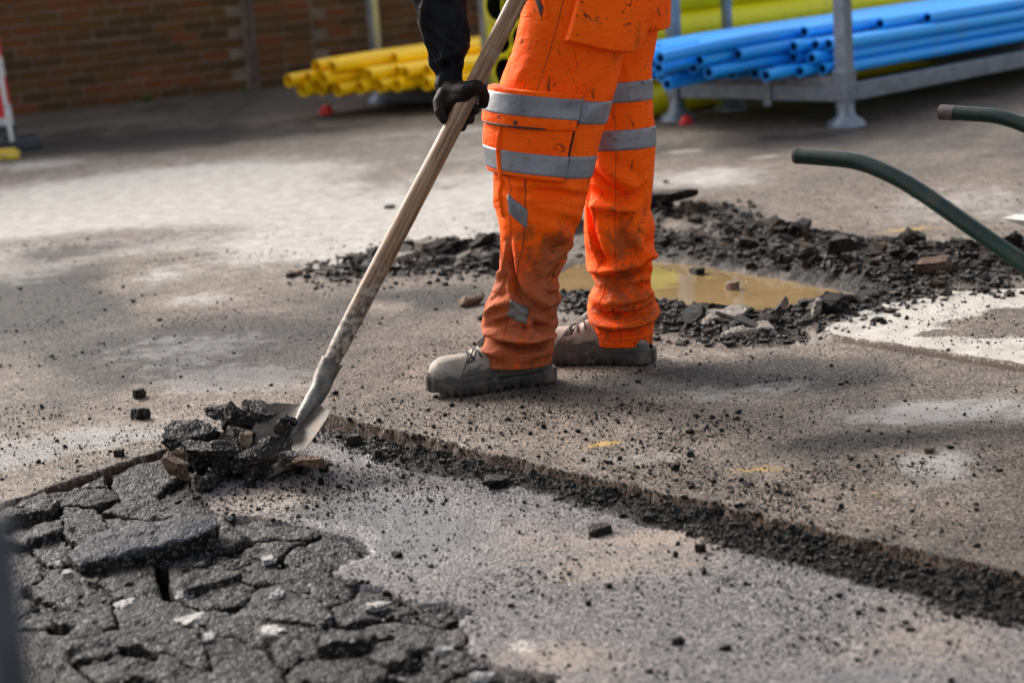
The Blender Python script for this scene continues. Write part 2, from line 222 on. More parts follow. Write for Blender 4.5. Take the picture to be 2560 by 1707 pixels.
# ------------------------------------------------------------------ materials
class NT:
    def __init__(s, name):
        s.m = bpy.data.materials.new(name); s.m.use_nodes = True; s.t = s.m.node_tree; s.t.nodes.clear()
        s.out = s.n('ShaderNodeOutputMaterial'); s.b = s.n('ShaderNodeBsdfPrincipled'); s.l(s.b.outputs[0], s.out.inputs[0])
        s.co = s.n('ShaderNodeTexCoord').outputs['Object']
    def n(s, t, **k):
        q = s.t.nodes.new(t)
        for a, b in k.items(): setattr(q, a, b)
        return q
    def l(s, a, b): s.t.links.new(a, b)
    def put(s, sock, v):
        if isinstance(v, bpy.types.NodeSocket): s.l(v, sock)
        elif isinstance(v, tuple) and sock.type == 'RGBA' and len(v) == 3: sock.default_value = v + (1,)
        else: sock.default_value = v
    def mapping(s, scale=(1, 1, 1), rot=(0, 0, 0), src=None):
        q = s.n('ShaderNodeMapping'); s.l(src or s.co, q.inputs[0]); q.inputs['Scale'].default_value = scale; q.inputs['Rotation'].default_value = rot
        return q.outputs[0]
    def noise(s, scale, detail=4, rough=.55, dist=0, co=None, out='Fac'):
        q = s.n('ShaderNodeTexNoise'); s.l(co or s.co, q.inputs['Vector'])
        q.inputs['Scale'].default_value = scale; q.inputs['Detail'].default_value = detail; q.inputs['Roughness'].default_value = rough; q.inputs['Distortion'].default_value = dist
        return q.outputs[out]
    def voro(s, scale, out='Distance', co=None, feat='F1', rnd=1.0):
        q = s.n('ShaderNodeTexVoronoi', feature=feat); s.l(co or s.co, q.inputs['Vector']); q.inputs['Scale'].default_value = scale; q.inputs['Randomness'].default_value = rnd
        return q.outputs[out]
    def ramp(s, v, lo, hi, a=0.0, b=1.0):
        q = s.n('ShaderNodeMapRange', interpolation_type='SMOOTHSTEP'); s.put(q.inputs[0], v)
        for i, z in zip((1, 2, 3, 4), (lo, hi, a, b)): s.put(q.inputs[i], z)
        return q.outputs[0]
    def math(s, op, a, b=0.0, c=0.0):
        q = s.n('ShaderNodeMath', operation=op)
        for i, z in enumerate((a, b, c)): s.put(q.inputs[i], z)
        return q.outputs[0]
    def mix(s, f, a, b, mode='MIX'):
        q = s.n('ShaderNodeMix', data_type='RGBA', blend_type=mode); s.put(q.inputs[0], f); s.put(q.inputs[6], a); s.put(q.inputs[7], b)
        return q.outputs[2]
    def attr(s, name): return s.n('ShaderNodeAttribute', attribute_name=name).outputs['Fac']
    def bump(s, h, dist=.002, strength=1.0, prev=None):
        q = s.n('ShaderNodeBump'); s.l(h, q.inputs['Height']); q.inputs['Distance'].default_value = dist; s.put(q.inputs['Strength'], strength)
        if prev: s.l(prev, q.inputs['Normal'])
        return q.outputs[0]
    def fin(s, col=None, rough=None, normal=None, metal=None, spec=None, **k):
        I = s.b.inputs
        for nm, v in (('Base Color', col), ('Roughness', rough), ('Metallic', metal), ('Specular IOR Level', spec)):
            if v is not None: s.put(I[nm], v)
        if normal is not None: s.l(normal, I['Normal'])
        for a, b in k.items(): s.put(I[a.replace('_', ' ')], b)
        return s.m
M = {}

def m_ground():
    t = NT('yard_ground')
    A = t.attr
    fine = t.noise(260, 3, .6); grit = t.noise(90, 5, .65); mid = t.noise(14, 5, .6); big = t.noise(3.2, 5, .6)
    cell = t.n('ShaderNodeTexVoronoi'); t.l(t.co, cell.inputs['Vector']); cell.inputs['Scale'].default_value = 210
    stone = t.n('ShaderNodeSeparateColor'); t.l(cell.outputs['Color'], stone.inputs[0])
    # dark asphalt, also the painted shadows: dark binder with paler aggregate showing
    asp = t.mix(t.ramp(stone.outputs[0], .55, .95), (.014, .013, .013), (.095, .087, .08))
    asp = t.mix(t.ramp(grit, .45, .75), asp, (.038, .033, .030))
    # fine tan dust lying on it
    tan = t.mix(t.ramp(mid, .3, .75), (.110, .086, .069), (.215, .170, .137))
    tan = t.mix(t.math('MULTIPLY', t.ramp(stone.outputs[1], .50, .80), .85), tan, (.050, .043, .039))
    tan = t.mix(t.math('MULTIPLY', t.ramp(stone.outputs[2], .80, .95), .7), tan, (.36, .32, .28))
    pale = t.mix(t.ramp(mid, .3, .7), (.31, .287, .26), (.44, .415, .385))
    d = t.math('ADD', A('dust_shade'), t.math('MULTIPLY', t.math('SUBTRACT', big, .5), .35))
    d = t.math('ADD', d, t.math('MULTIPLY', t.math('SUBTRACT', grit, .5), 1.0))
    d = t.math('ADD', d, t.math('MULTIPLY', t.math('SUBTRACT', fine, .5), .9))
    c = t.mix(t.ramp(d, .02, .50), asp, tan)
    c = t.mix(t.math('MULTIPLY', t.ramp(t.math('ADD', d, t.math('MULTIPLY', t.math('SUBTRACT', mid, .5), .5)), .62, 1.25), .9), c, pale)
    # milled lower surface: grey, wet aggregate
    low = t.mix(t.ramp(stone.outputs[0], .45, .9), (.085, .080, .082), (.215, .20, .20))
    low = t.mix(t.ramp(d, .35, .75), low, (.26, .212, .176))
    c = t.mix(A('low'), c, low)
    # black fresh grit
    blk = t.mix(t.ramp(stone.outputs[0], .6, .98), (.008, .008, .008), (.055, .05, .042))
    k = t.math('ADD', A('dark'), t.math('MULTIPLY', t.math('SUBTRACT', grit, .5), .9))
    c = t.mix(t.ramp(k, .38, .62), c, blk)
    mud = t.mix(t.ramp(grit, .35, .7), (.030, .019, .013), (.075, .046, .031))
    c = t.mix(t.ramp(t.math('ADD', A('mud'), t.math('MULTIPLY', t.math('SUBTRACT', grit, .5), .5)), .4, .6), c, mud)
    wp = t.math('ADD', A('white'), t.math('MULTIPLY', t.math('SUBTRACT', grit, .5), 1.2))
    wp = t.math('ADD', wp, t.math('MULTIPLY', t.math('SUBTRACT', mid, .5), .7))
    c = t.mix(t.ramp(wp, .40, .62), c, t.mix(t.ramp(mid, .3, .8), (.33, .305, .27), (.47, .44, .40)))
    yp = t.math('ADD', A('yellow'), t.math('MULTIPLY', t.math('SUBTRACT', grit, .5), 1.3))
    c = t.mix(t.math('MULTIPLY', t.ramp(yp, .42, .75), .75), c, (.50, .31, .06))
    w = t.math('ADD', A('wet'), t.math('MULTIPLY', t.math('SUBTRACT', mid, .5), .8))
    wr = t.ramp(w, .30, .72)
    c = t.mix(t.math('MULTIPLY', wr, .45), c, (.022, .021, .023))
    rough = t.math('SUBTRACT', t.ramp(grit, .2, .8, .80, .58), t.math('MULTIPLY', wr, .50))
    h = t.math('ADD', t.math('MULTIPLY', cell.outputs['Distance'], -1.0), t.math('MULTIPLY', grit, 1.2))
    h = t.math('ADD', h, t.math('MULTIPLY', fine, .5))
    nb = t.bump(h, .0030, t.math('MULTIPLY', t.math('ADD', .62, t.math('MULTIPLY', A('low'), .3)), t.math('SUBTRACT', 1.0, t.math('MULTIPLY', wr, .62))))
    return t.fin(c, rough, nb, spec=t.math('ADD', .12, t.math('MULTIPLY', wr, .42)))

def m_chunk(name, dark, light, dust_shade, dustamt=.5, rough=.62):
    t = NT(name)
    oi = t.n('ShaderNodeObjectInfo').outputs['Random']
    cell = t.n('ShaderNodeTexVoronoi'); t.l(t.co, cell.inputs['Vector']); cell.inputs['Scale'].default_value = 170
    st = t.n('ShaderNodeSeparateColor'); t.l(cell.outputs['Color'], st.inputs[0])
    grit = t.noise(75, 5, .65); mid = t.noise(16, 4)
    c = t.mix(t.ramp(st.outputs[0], .70, .96), dark, light)
    f = t.ramp(t.math('ADD', mid, t.math('MULTIPLY', t.math('SUBTRACT', oi, .5), .35)), .42, .68)
    f = t.math('MULTIPLY', f, t.ramp(grit, .3, .62))
    c = t.mix(t.math('MULTIPLY', f, dustamt), c, dust_shade)
    c = t.mix(t.ramp(oi, .55, 1.0, 0.0, .55), c, dark)
    h = t.math('ADD', t.math('MULTIPLY', cell.outputs['Distance'], -1.2), t.math('MULTIPLY', grit, 1.6))
    return t.fin(c, t.ramp(grit, .3, .7, rough - .14, rough + .14), t.bump(h, .0032, 1.0), spec=.11)

def m_orange():
    t = NT('orange_hi_vis_cloth')
    A = t.attr('soil')
    big = t.noise(7, 5, .6); mid = t.noise(28, 5, .62); sm = t.noise(120, 3)
    smear = t.noise(26, 4, .6, .6, t.mapping((1.6, 1.6, .45)))
    c = t.mix(t.ramp(big, .3, .7), (.96, .090, .0010), (1.0, .130, .0015))
    grime = t.math('ADD', A, t.math('MULTIPLY', t.math('SUBTRACT', mid, .5), .9))
    grime = t.math('ADD', grime, t.math('MULTIPLY', t.math('SUBTRACT', big, .5), 1.5))
    grime = t.math('ADD', grime, t.math('MULTIPLY', t.math('SUBTRACT', smear, .5), .9))
    c = t.mix(t.math('MULTIPLY', t.ramp(grime, .30, .85), .74), c, (.19, .052, .014))
    dry = t.ramp(t.math('ADD', t.math('MULTIPLY', A, .45), t.math('MULTIPLY', smear, .6)), .52, .80)
    c = t.mix(t.math('MULTIPLY', dry, .28), c, (.26, .15, .10))
    spot = t.math('MULTIPLY', t.ramp(t.noise(46, 3, .5, 1.2), .63, .69), t.ramp(t.noise(8, 3), .46, .58))
    c = t.mix(t.math('MULTIPLY', spot, .85), c, (.035, .018, .010))
    sc = t.math('MULTIPLY', t.ramp(t.noise(34, 4, .6, .5, t.mapping((2.2, 2.2, .5), (.2, .5, 0))), .59, .68), t.ramp(t.noise(5, 2), .42, .56))
    c = t.mix(t.math('MULTIPLY', sc, .75), c, (.075, .028, .014))
    crease = t.noise(7.5, 2, .5, .9, t.mapping((1.0, 1.0, 3.0), (.5, .35, 0)))
    wv = t.n('ShaderNodeTexWave'); t.l(t.mapping((1, 1, 1), (0, .8, .3)), wv.inputs[0]); wv.inputs['Scale'].default_value = 420
    h = t.math('ADD', t.math('MULTIPLY', wv.outputs['Fac'], .12), t.math('MULTIPLY', mid, 1.0))
    cr = t.math('ABSOLUTE', t.math('SUBTRACT', crease, .5))
    return t.fin(c, .78, t.bump(h, .003, .35, t.bump(t.ramp(cr, 0.0, .12), .006, .28)), spec=.15)

def m_cloth(name, a, b, rough=.8, grime=None, g=0.0, scale=9, sheen=.1):
    t = NT(name)
    c = t.mix(t.ramp(t.noise(scale, 5, .6), .35, .7), a, b)
    if grime: c = t.mix(t.math('MULTIPLY', t.ramp(t.noise(30, 5, .65), .52, .68), g), c, grime)
    return t.fin(c, rough, t.bump(t.noise(140, 4), .0015, .5), spec=.3 if sheen else .10, Sheen_Weight=sheen)

def m_reflective():
    t = NT('silver_reflective_tape')
    big = t.noise(12, 5, .6); st = t.noise(60, 5, .65)
    c = t.mix(t.ramp(big, .3, .7), (.16, .164, .185), (.235, .24, .26))
    c = t.mix(t.math('MULTIPLY', t.ramp(t.math('ADD', t.math('MULTIPLY', t.attr('soil'), .3), st), .60, .74), .7), c, (.13, .10, .075))
    c = t.mix(t.math('MULTIPLY', t.ramp(t.noise(40, 3, .5, 1.0), .66, .71), .8), c, (.04, .03, .025))
    return t.fin(c, .42, t.bump(t.noise(55, 4), .002, .4), metal=.35)

def m_wood():
    t = NT('worn_ash_wood')
    co = t.mapping((1, 1, .045))
    g = t.noise(150, 4, .6, .3, co); g2 = t.noise(45, 3, .6, .2, co)
    c = t.mix(t.ramp(g, .35, .68), (.135, .066, .032), (.35, .215, .122))
    c = t.mix(t.ramp(g2, .5, .7), c, (.16, .085, .045))
    z = t.n('ShaderNodeSeparateXYZ'); t.l(t.co, z.inputs[0])
    patch = t.noise(22, 4, .6)
    c = t.mix(t.math('MULTIPLY', t.ramp(patch, .50, .68), .35), c, (.30, .25, .20))
    mudn = t.math('ADD', t.ramp(z.outputs[2], .02, .50, .34, -.25), t.noise(26, 5, .65, .3, t.mapping((1, 1, .35))))
    c = t.mix(t.math('MULTIPLY', t.ramp(mudn, .55, .80), .85), c, t.mix(t.ramp(t.noise(60, 4), .4, .6), (.045, .042, .045), (.36, .31, .25)))
    c = t.mix(t.math('MULTIPLY', t.ramp(t.noise(95, 2), .70, .76), .7), c, (.03, .02, .015))
    return t.fin(c, .55, t.bump(t.math('ADD', g, t.math('MULTIPLY', g2, .6)), .0012, .6), spec=.4)

def m_simple(name, a, b, rough, scale=6, metal=0.0, bump=.0006, bs=60, spec=.5, grime=None, g=0.0, gs=14, rv=0.0, coat=0.0):
    t = NT(name)
    nz = t.noise(scale, 5, .6)
    c = t.mix(t.ramp(nz, .35, .68), a, b)
    if grime: c = t.mix(t.math('MULTIPLY', t.ramp(t.noise(gs, 5, .65), .5, .66), g), c, grime)
    r = t.ramp(nz, .3, .7, rough - rv, rough + rv) if rv else rough
    return t.fin(c, r, t.bump(t.noise(bs, 4), bump, .6), metal=metal, spec=spec, Coat_Weight=coat)

def m_pipe(name, a, b, rough=.38):
    t = NT(name)
    oi = t.n('ShaderNodeObjectInfo').outputs['Random']
    c = t.mix(oi, a, b)
    c = t.mix(t.math('MULTIPLY', t.ramp(t.noise(9, 5, .65), .52, .72), .25), c, (.20, .18, .15))
    return t.fin(c, rough, t.bump(t.noise(25, 3), .001, .3), spec=.5)

def m_brick():
    t = NT('weathered_brick')
    oi = t.n('ShaderNodeObjectInfo').outputs['Random']
    q = t.n('ShaderNodeValToRGB'); t.l(oi, q.inputs[0]); e = q.color_ramp.elements
    e[0].position = 0; e[0].color = (.056, .030, .013, 1); e[1].position = 1; e[1].color = (.135, .040, .014, 1)
    for p, col in ((.25, (.082, .042, .016, 1)), (.45, (.110, .040, .014, 1)), (.62, (.100, .052, .016, 1)), (.8, (.145, .048, .017, 1))):
        x = e.new(p); x.color = col
    g = t.noise(24, 5, .65)
    c = t.mix(t.math('MULTIPLY', t.ramp(g, .45, .7), .5), q.outputs[0], (.06, .042, .028))
    return t.fin(c, .9, t.bump(g, .004, .7), spec=.25)

def m_boot():
    t = NT('dusty_boot_leather')
    z = t.n('ShaderNodeSeparateXYZ'); t.l(t.co, z.inputs[0])
    n = t.noise(22, 5, .65); f = t.noise(85, 4, .6)
    c = t.mix(t.ramp(n, .3, .7), (.21, .182, .148), (.35, .31, .26))
    c = t.mix(t.math('MULTIPLY', t.ramp(f, .5, .7), .4), c, (.16, .125, .09))
    w = t.math('ADD', t.ramp(z.outputs[2], .035, .105, .36, -.20), n)
    c = t.mix(t.math('MULTIPLY', t.ramp(w, .55, .75), .88), c, (.035, .030, .027))
    return t.fin(c, t.ramp(w, .5, .75, .75, .45), t.bump(t.math('ADD', t.math('MULTIPLY', n, 1.5), f), .003, .6), spec=.4)

M['ground'] = m_ground()
M['chunk'] = m_chunk('broken_asphalt', (.009, .0085, .008), (.115, .10, .088), (.095, .076, .062), .50, .66)
M['chunk_top'] = m_chunk('worn_asphalt_top', (.0075, .0072, .0076), (.125, .118, .117), (.046, .041, .037), .75, .56)
M['rubble'] = m_chunk('muddy_rubble', (.008, .007, .007), (.085, .07, .06), (.13, .095, .068), .60, .36)
M['rubble_pale'] = m_chunk('pale_rubble', (.12, .10, .085), (.40, .37, .33), (.36, .32, .28), .8, .6)
M['brownstone'] = m_chunk('brown_broken_stone', (.075, .045, .03), (.16, .11, .075), (.20, .13, .09), .7, .7)
M['tan'] = m_chunk('tan_stone', (.15, .11, .08), (.28, .21, .16), (.30, .23, .17), .8, .75)
M['grit'] = m_chunk('black_grit', (.006, .006, .006), (.045, .04, .036), (.07, .058, .05), .30, .50)
M['orange'] = m_orange()
M['stitch'] = m_simple('dark_orange_stitching', (.42, .050, .004), (.26, .040, .006), .85)
M['piping'] = m_simple('grey_flap_edging', (.03, .022, .02), (.09, .04, .025), .8)
M['tape'] = m_reflective()
M['black'] = m_cloth('black_jacket_cloth', (.004, .004, .005), (.009, .009, .011), .58, (.03, .026, .024), .2, 12, 0)
M['glove'] = m_cloth('dark_work_glove', (.008, .006, .006), (.024, .014, .012), .62, (.030, .016, .013), .4, 30, 0)
M['skin'] = m_cloth('skin', (.45, .26, .18), (.52, .31, .22), .5)
M['hair'] = m_cloth('dark_hair', (.02, .013, .01), (.04, .025, .018), .6)
M['wood'] = m_wood()
M['blade'] = m_simple('scoured_steel', (.050, .042, .036), (.135, .122, .110), .62, 18, .10, .004, 50, .12, (.16, .115, .085), .8, 20, .12)
M['socket'] = m_simple('cement_spattered_steel', (.075, .066, .056), (.21, .19, .165), .55, 30, .35, .004, 60, .5, (.06, .05, .045), .7, 26, .1)
M['boot'] = m_boot()
M['sole'] = m_simple('muddy_rubber', (.014, .012, .011), (.060, .049, .041), .5, 30, 0, .005, 50, .4, (.15, .125, .10), .7, 20)
M['lace'] = m_simple('dirty_lace', (.02, .02, .02), (.05, .045, .04), .85)
M['green'] = m_simple('dark_green_paint', (.0016, .013, .010), (.003, .020, .015), .38, 8, 0, .0008, 90, .22, (.06, .025, .012), .25, 45, .06, 0)
M['rust'] = m_simple('rusty_bare_steel', (.045, .035, .042), (.085, .055, .050), .6, 40, .4, .002, 90)
M['galv'] = m_simple('galvanised_steel', (.17, .195, .235), (.25, .275, .32), .42, 16, .55, .0006, 80, .5, (.26, .26, .26), .4, 20, .08)
M['blue'] = m_pipe('blue_plastic_pipe', (.008, .31, .90), (.018, .40, .95))
M['yellow'] = m_pipe('warm_yellow_plastic_pipe', (.92, .55, .0015), (.96, .64, .003))
M['lime'] = m_pipe('lemon_yellow_plastic_pipe', (.90, .77, .002), (.96, .84, .004), .45)
M['brick'] = m_brick()
M['mortar'] = m_simple('old_mortar', (.14, .108, .088), (.215, .168, .142), .95, 8, 0, .004, 60, .2, (.09, .07, .055), .5, 3)
M['red'] = m_simple('red_plastic', (.60, .012, .015), (.70, .025, .02), .4)
M['white'] = m_simple('scuffed_white_plastic', (.62, .62, .62), (.78, .78, .77), .5, 20, 0, .001, 60, .5, (.12, .11, .11), .6, 40)
M['rubber'] = m_simple('black_rubber', (.020, .022, .028), (.042, .045, .055), .5, 14)
M['yplastic'] = m_simple('yellow_plastic', (.62, .42, .03), (.72, .52, .05), .5, 14, grime=(.2, .12, .06), g=.5)
M['dirtywhite'] = m_simple('cement_splashed_steel', (.55, .54, .50), (.70, .69, .66), .6, 20, .1, .002, 50, .5, (.2, .18, .16), .5, 14)
M['boards'] = m_simple('grey_boards', (.16, .155, .15), (.25, .24, .23), .8, 10)
def m_water():
    t = NT('muddy_water')
    c = t.mix(t.ramp(t.noise(4, 4), .35, .65), (.19, .130, .060), (.25, .175, .088))
    return t.fin(c, .03, t.bump(t.noise(7, 2), .003, .12), spec=.5)
M['water'] = m_water()
M['pipe_black'] = m_simple('black_pipe_bore', (.006, .006, .006), (.012, .012, .012), .5)  # black inner surface of the wide yellow pipes
M['blue_dark'] = m_simple('shadowed_blue_bore', (.002, .08, .32), (.003, .11, .40), .6)
M['leaf'] = m_simple('weed_leaf', (.04, .10, .02), (.07, .15, .03), .6)
M['fleck'] = m_simple('old_white_paint', (.20, .19, .18), (.40, .385, .365), .8, 60, 0, .006, 90, .3, (.14, .13, .13), .6, 60)
M['chunk_blue'] = m_chunk('blue_black_asphalt', (.020, .021, .026), (.085, .085, .095), (.060, .060, .066), .5, .60)

# ------------------------------------------------------------------ ground
EA, EB, EC, ED = map(np.array, (EA, EB, EC, ED)); S2A, S2B = np.array(S2A), np.array(S2B)
def line_d(x, y, a, b):
    d = (b - a) / np.linalg.norm(b - a); return (x - a[0]) * -d[1] + (y - a[1]) * d[0]
def cut_sd(x, y):
    """distance to the saw-cut edge of the dug-out strip: negative on the lower, near side"""
    j = .008 * vn(x * 14, y * 14, 0, 3) + .005 * vn(x * 48, y * 48, 0, 4) + .003 * vn(x * 110, y * 110, 0, 14)
    dA = line_d(x, y, EA, EB); dB = line_d(x, y, ED, EC)
    return np.maximum(dA, dB) + j
PUDC = np.mean(np.array(PUD), 0)
def pud_sd(x, y): return poly_sd(x, y, PUD) + .035 * fbm(x * 7, y * 7, 0, 21)
def rim_mask(x, y):
    t = np.zeros(np.shape(x))
    for L, s in ((RIM_FAR, .10), (RIM_FAR2, .13), (RIM_LEFT, .10), (RIM_NEAR, .09)):
        for px, py in L: t = np.maximum(t, np.exp(-((x - px) ** 2 / (s * 1.2) ** 2 + (y - py) ** 2 / (s * 1.6) ** 2)))
    return t
def rim_mound(x, y):
    t = np.zeros(np.shape(x))
    for L, s, a in ((RIM_FAR, .13, .042), (RIM_FAR2, .12, .028), (RIM_LEFT, .11, .015), (RIM_NEAR, .09, .008)):
        for px, py in L: t = np.maximum(t, a * np.exp(-((x - px) ** 2 / (s * 1.2) ** 2 + (y - py) ** 2 / (s * 1.5) ** 2)))
    return t
rg = random.Random(11)
seeds = []
tries = 0
while len(seeds) < 135 and tries < 9000:
    tries += 1
    q_ = Vector((rg.uniform(-1.25, .05), rg.uniform(2.72, 4.45))); md_ = rg.choice((.035, .05, .08, .14))
    if all(math.hypot((q_.x - q.x) * .85, (q_.y - q.y) * .85 + .35 * (q_.x - q.x)) > md_ for q in seeds): seeds.append(q_)

SEED = np.array([q[:] for q in seeds]); BUILT = poly_sd(SEED[:, 0], SEED[:, 1], BROKEN) < .0
def crack_field(x, y): return .030 * fbm(x * 9, y * 9, 0, 40, 4), .030 * fbm(x * 9, y * 9, 3, 44, 4)
def on_slab(x, y):
    """1 where the ground is broken up into slabs"""
    r = np.zeros(np.shape(x)); k = (x > -1.5) & (x < .3) & (y > 2.5) & (y < 4.6)
    if not np.any(k): return r
    xx, yy = x[k], y[k]; dx, dy = crack_field(xx, yy); xx, yy = xx - dx, yy - dy
    best = np.full(xx.shape, 9.); own = np.zeros(xx.shape, int)
    for i, q in enumerate(SEED):
        d_ = np.hypot((xx - q[0]) * .85, (yy - q[1]) * .85 + .35 * (xx - q[0])); c = d_ < best
        best = np.where(c, d_, best); own = np.where(c, i, own)
    r[k] = BUILT[own]
    return r
def ground_h(x, y):
    x = np.asarray(x, float); y = np.asarray(y, float)
    h = .004 * fbm(x * 1.4, y * 1.4, 0, 1, 3) + .0012 * fbm(x * 24, y * 24, 0, 2, 3) * sstep(7.5, 6.9, y) * sstep(2.5, 2.3, np.abs(x))
    sd = cut_sd(x, y); lo = 1 - sstep(-.010, .002, sd)
    h = h - (.036 - .010 * sstep(-.35, .1, x)) * lo + lo * .0028 * fbm(x * 38, y * 38, 0, 5, 3)
    strip = lo * np.exp(-((sd + .05) / .055) ** 2) * sstep(-.6, -.2, x)
    h = h + strip * (.011 + .022 * fbm(x * 22, y * 22, 0, 6, 4))
    pile = np.exp(-(((x + .64) / .16) ** 2 + ((y - 4.42) / .12) ** 2))
    h = h + pile * .028 * (1 + .6 * fbm(x * 25, y * 25, 0, 7))
    h = h - .058 * on_slab(np.atleast_1d(x), np.atleast_1d(y)).reshape(np.shape(x)) * lo
    pd = pud_sd(x, y)
    h = h - .055 * sstep(.10, -.12, pd)
    rm = rim_mask(x, y)
    h = h + rim_mound(x, y) * (1 + .5 * fbm(x * 14, y * 14, 0, 9)) + rm * .022 * fbm(x * 26, y * 26, 0, 10, 3)
    d2 = line_d(x, y, S2A, S2B) + .006 * vn(x * 14, y * 14, 0, 11)
    h = h + .012 * sstep(-.006, .008, d2) * sstep(.70, .84, x) * sstep(2.6, 1.6, x) * sstep(6.6, 5.6, y + .0 * x)
    return h
def axis(dense, lo, hi):
    a = [dense[0]]; s = dense[1] - dense[0]
    while a[-1] > lo: s *= 1.35; a.append(a[-1] - s)
    b = [dense[-1]]; s = dense[-1] - dense[-2]
    while b[-1] < hi: s *= 1.22; b.append(b[-1] + s)
    return np.array(a[:0:-1] + list(dense) + b[1:])
xs = axis(np.arange(-2.55, 2.55, .0095), -90, 90)
ys = axis(np.concatenate([np.arange(2.62, 5.4, .0085), np.arange(5.4, 7.6, .013), np.arange(7.6, 12, .028)]), -40, 220)
GX, GY = np.meshgrid(xs, ys)
gx, gy = GX.ravel(), GY.ravel()
gz = ground_h(gx, gy)
gm = mesh('ground', np.stack([gx, gy, gz], 1), grid_faces(len(ys), len(xs)), (M['ground'],))
ground = tag(link('ground', gm), 'gritty patched asphalt yard with a saw-cut strip dug out in front', 'ground', kind='structure')
sd = cut_sd(gx, gy); lo = 1 - sstep(-.010, .004, sd)
near_cut = np.exp(-(np.maximum(-sd, 0) / .055) ** 2) * lo
pd = pud_sd(gx, gy); rm = rim_mask(gx, gy)
wob = .05 * fbm(gx * 5, gy * 5, 0, 30); wx, wy = gx + wob, gy + .08 * fbm(gx * 4, gy * 4, 0, 31)
dust_shade = .40 + blobs(wx, wy, BLOBS) * 1.15 * (1 - lo) + .24 * fbm(gx * 2.2, gy * 2.2, 0, 32) + .16 * fbm(gx * 9, gy * 6, 0, 38)  # dust amount; the blobs also bring in the painted cast shadows
dust_shade = dust_shade + .30 * sstep(6.2, 7.4, gy) * sstep(11.6, 10.4, gy) * sstep(.9, 0., gx)
dust_shade = np.where(lo > .5, .30 + blobs(wx, wy, BLOBS_LOW) * .7 + .30 * fbm(gx * 3, gy * 4, 0, 33), dust_shade)
stripw = .10 + .035 * fbm(gx * 4, gy * 4, 0, 34) + .05 * sstep(0, .9, gx)
dark = lo * sstep(stripw + .06, stripw - .04, -sd) * sstep(-.62, -.30, gx) * (1.0 + .5 * fbm(gx * 7, gy * 7, 0, 39))
dark = np.maximum(dark, rm * .95)
dark = np.maximum(dark, 1.05 * np.exp(-(((gx + .62) / .20) ** 2 + ((gy - 4.42) / .13) ** 2) * 1.1))
dark = np.maximum(dark, .8 * on_slab(gx, gy) * lo)
mud = sstep(.008, -.002, sd) * sstep(-.026, -.010, sd)
d2 = line_d(gx, gy, S2A, S2B)
mud = np.maximum(mud, .55 * sstep(-.05, -.006, d2) * sstep(.03, .0, d2) * sstep(.80, .9, gx) * sstep(6., 5.5, gy) * (1 - lo) * sstep(4.2, 4.6, gy))
white = sstep(.03, -.03, poly_sd(gx, gy, WHITE_POLY) + .02 * fbm(gx * 18, gy * 18, 0, 35)) * .95
white = white - blobmax(gx + .02 * fbm(gx * 30, gy * 9, 0, 36), gy + .03 * fbm(gx * 12, gy * 30, 0, 37), WHOLES, .7) * 1.3
white = np.maximum(white, blobmax(wx, wy, WSTREAK, 1.4) * .75)
white = np.maximum(white, lo * blobmax(gx, gy, [b for b in WSPOT if b[2] > .03], 1.0) * .70)
white = np.clip(white, 0, 1)
yellow = blobmax(wx, wy, YEL, .8) * .75
wet = blobs(wx, wy, WET)
wet = np.maximum(wet, .4 * sstep(.25, .02, pd))
ring = sstep(.17, .07, pd) * sstep(-.02, .02, pd)
wet = np.where(ring > .2, .15, wet)
dust_shade = np.where(rm > .3, np.minimum(dust_shade, .25), dust_shade); dust_shade = np.where(ring > .2, np.minimum(dust_shade, .34), dust_shade)
wet = wet * sstep(.0, .07, poly_sd(gx, gy, BROKEN)) * (1 - .9 * sstep(-.03, -.01, sd) * sstep(.012, .0, sd))
gr_ = np.hypot(*[g for g in np.gradient(gz.reshape(GX.shape), ys, xs)]).ravel()
wet = wet * sstep(.40, .16, gr_)
for nm, a in (('dust_shade', dust_shade), ('low', lo), ('dark', dark), ('mud', mud), ('white', white), ('yellow', yellow), ('wet', wet)):
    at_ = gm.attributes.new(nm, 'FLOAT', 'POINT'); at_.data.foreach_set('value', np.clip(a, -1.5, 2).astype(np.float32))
def gz1(x, y): return float(ground_h(np.array([x]), np.array([y]))[0])

# muddy puddle
pp = [Vector((a, b, 0)) for a, b in PUD]
cen = sum(pp, Vector()) / len(pp)
ring_pts = smoothpath([(cen + (p - cen) * 1.34) for p in pp + [pp[0]]], 2)[:-1]
V = [cen] + ring_pts; n = len(ring_pts)
F = [(0, 1 + i, 1 + (i + 1) % n) for i in range(n)]
pud = part('puddle', ([(v.x, v.y, -.013) for v in V], F), M['water'])
tag(pud, 'shallow pool of muddy brown water in the pothole', 'puddle', kind='structure')

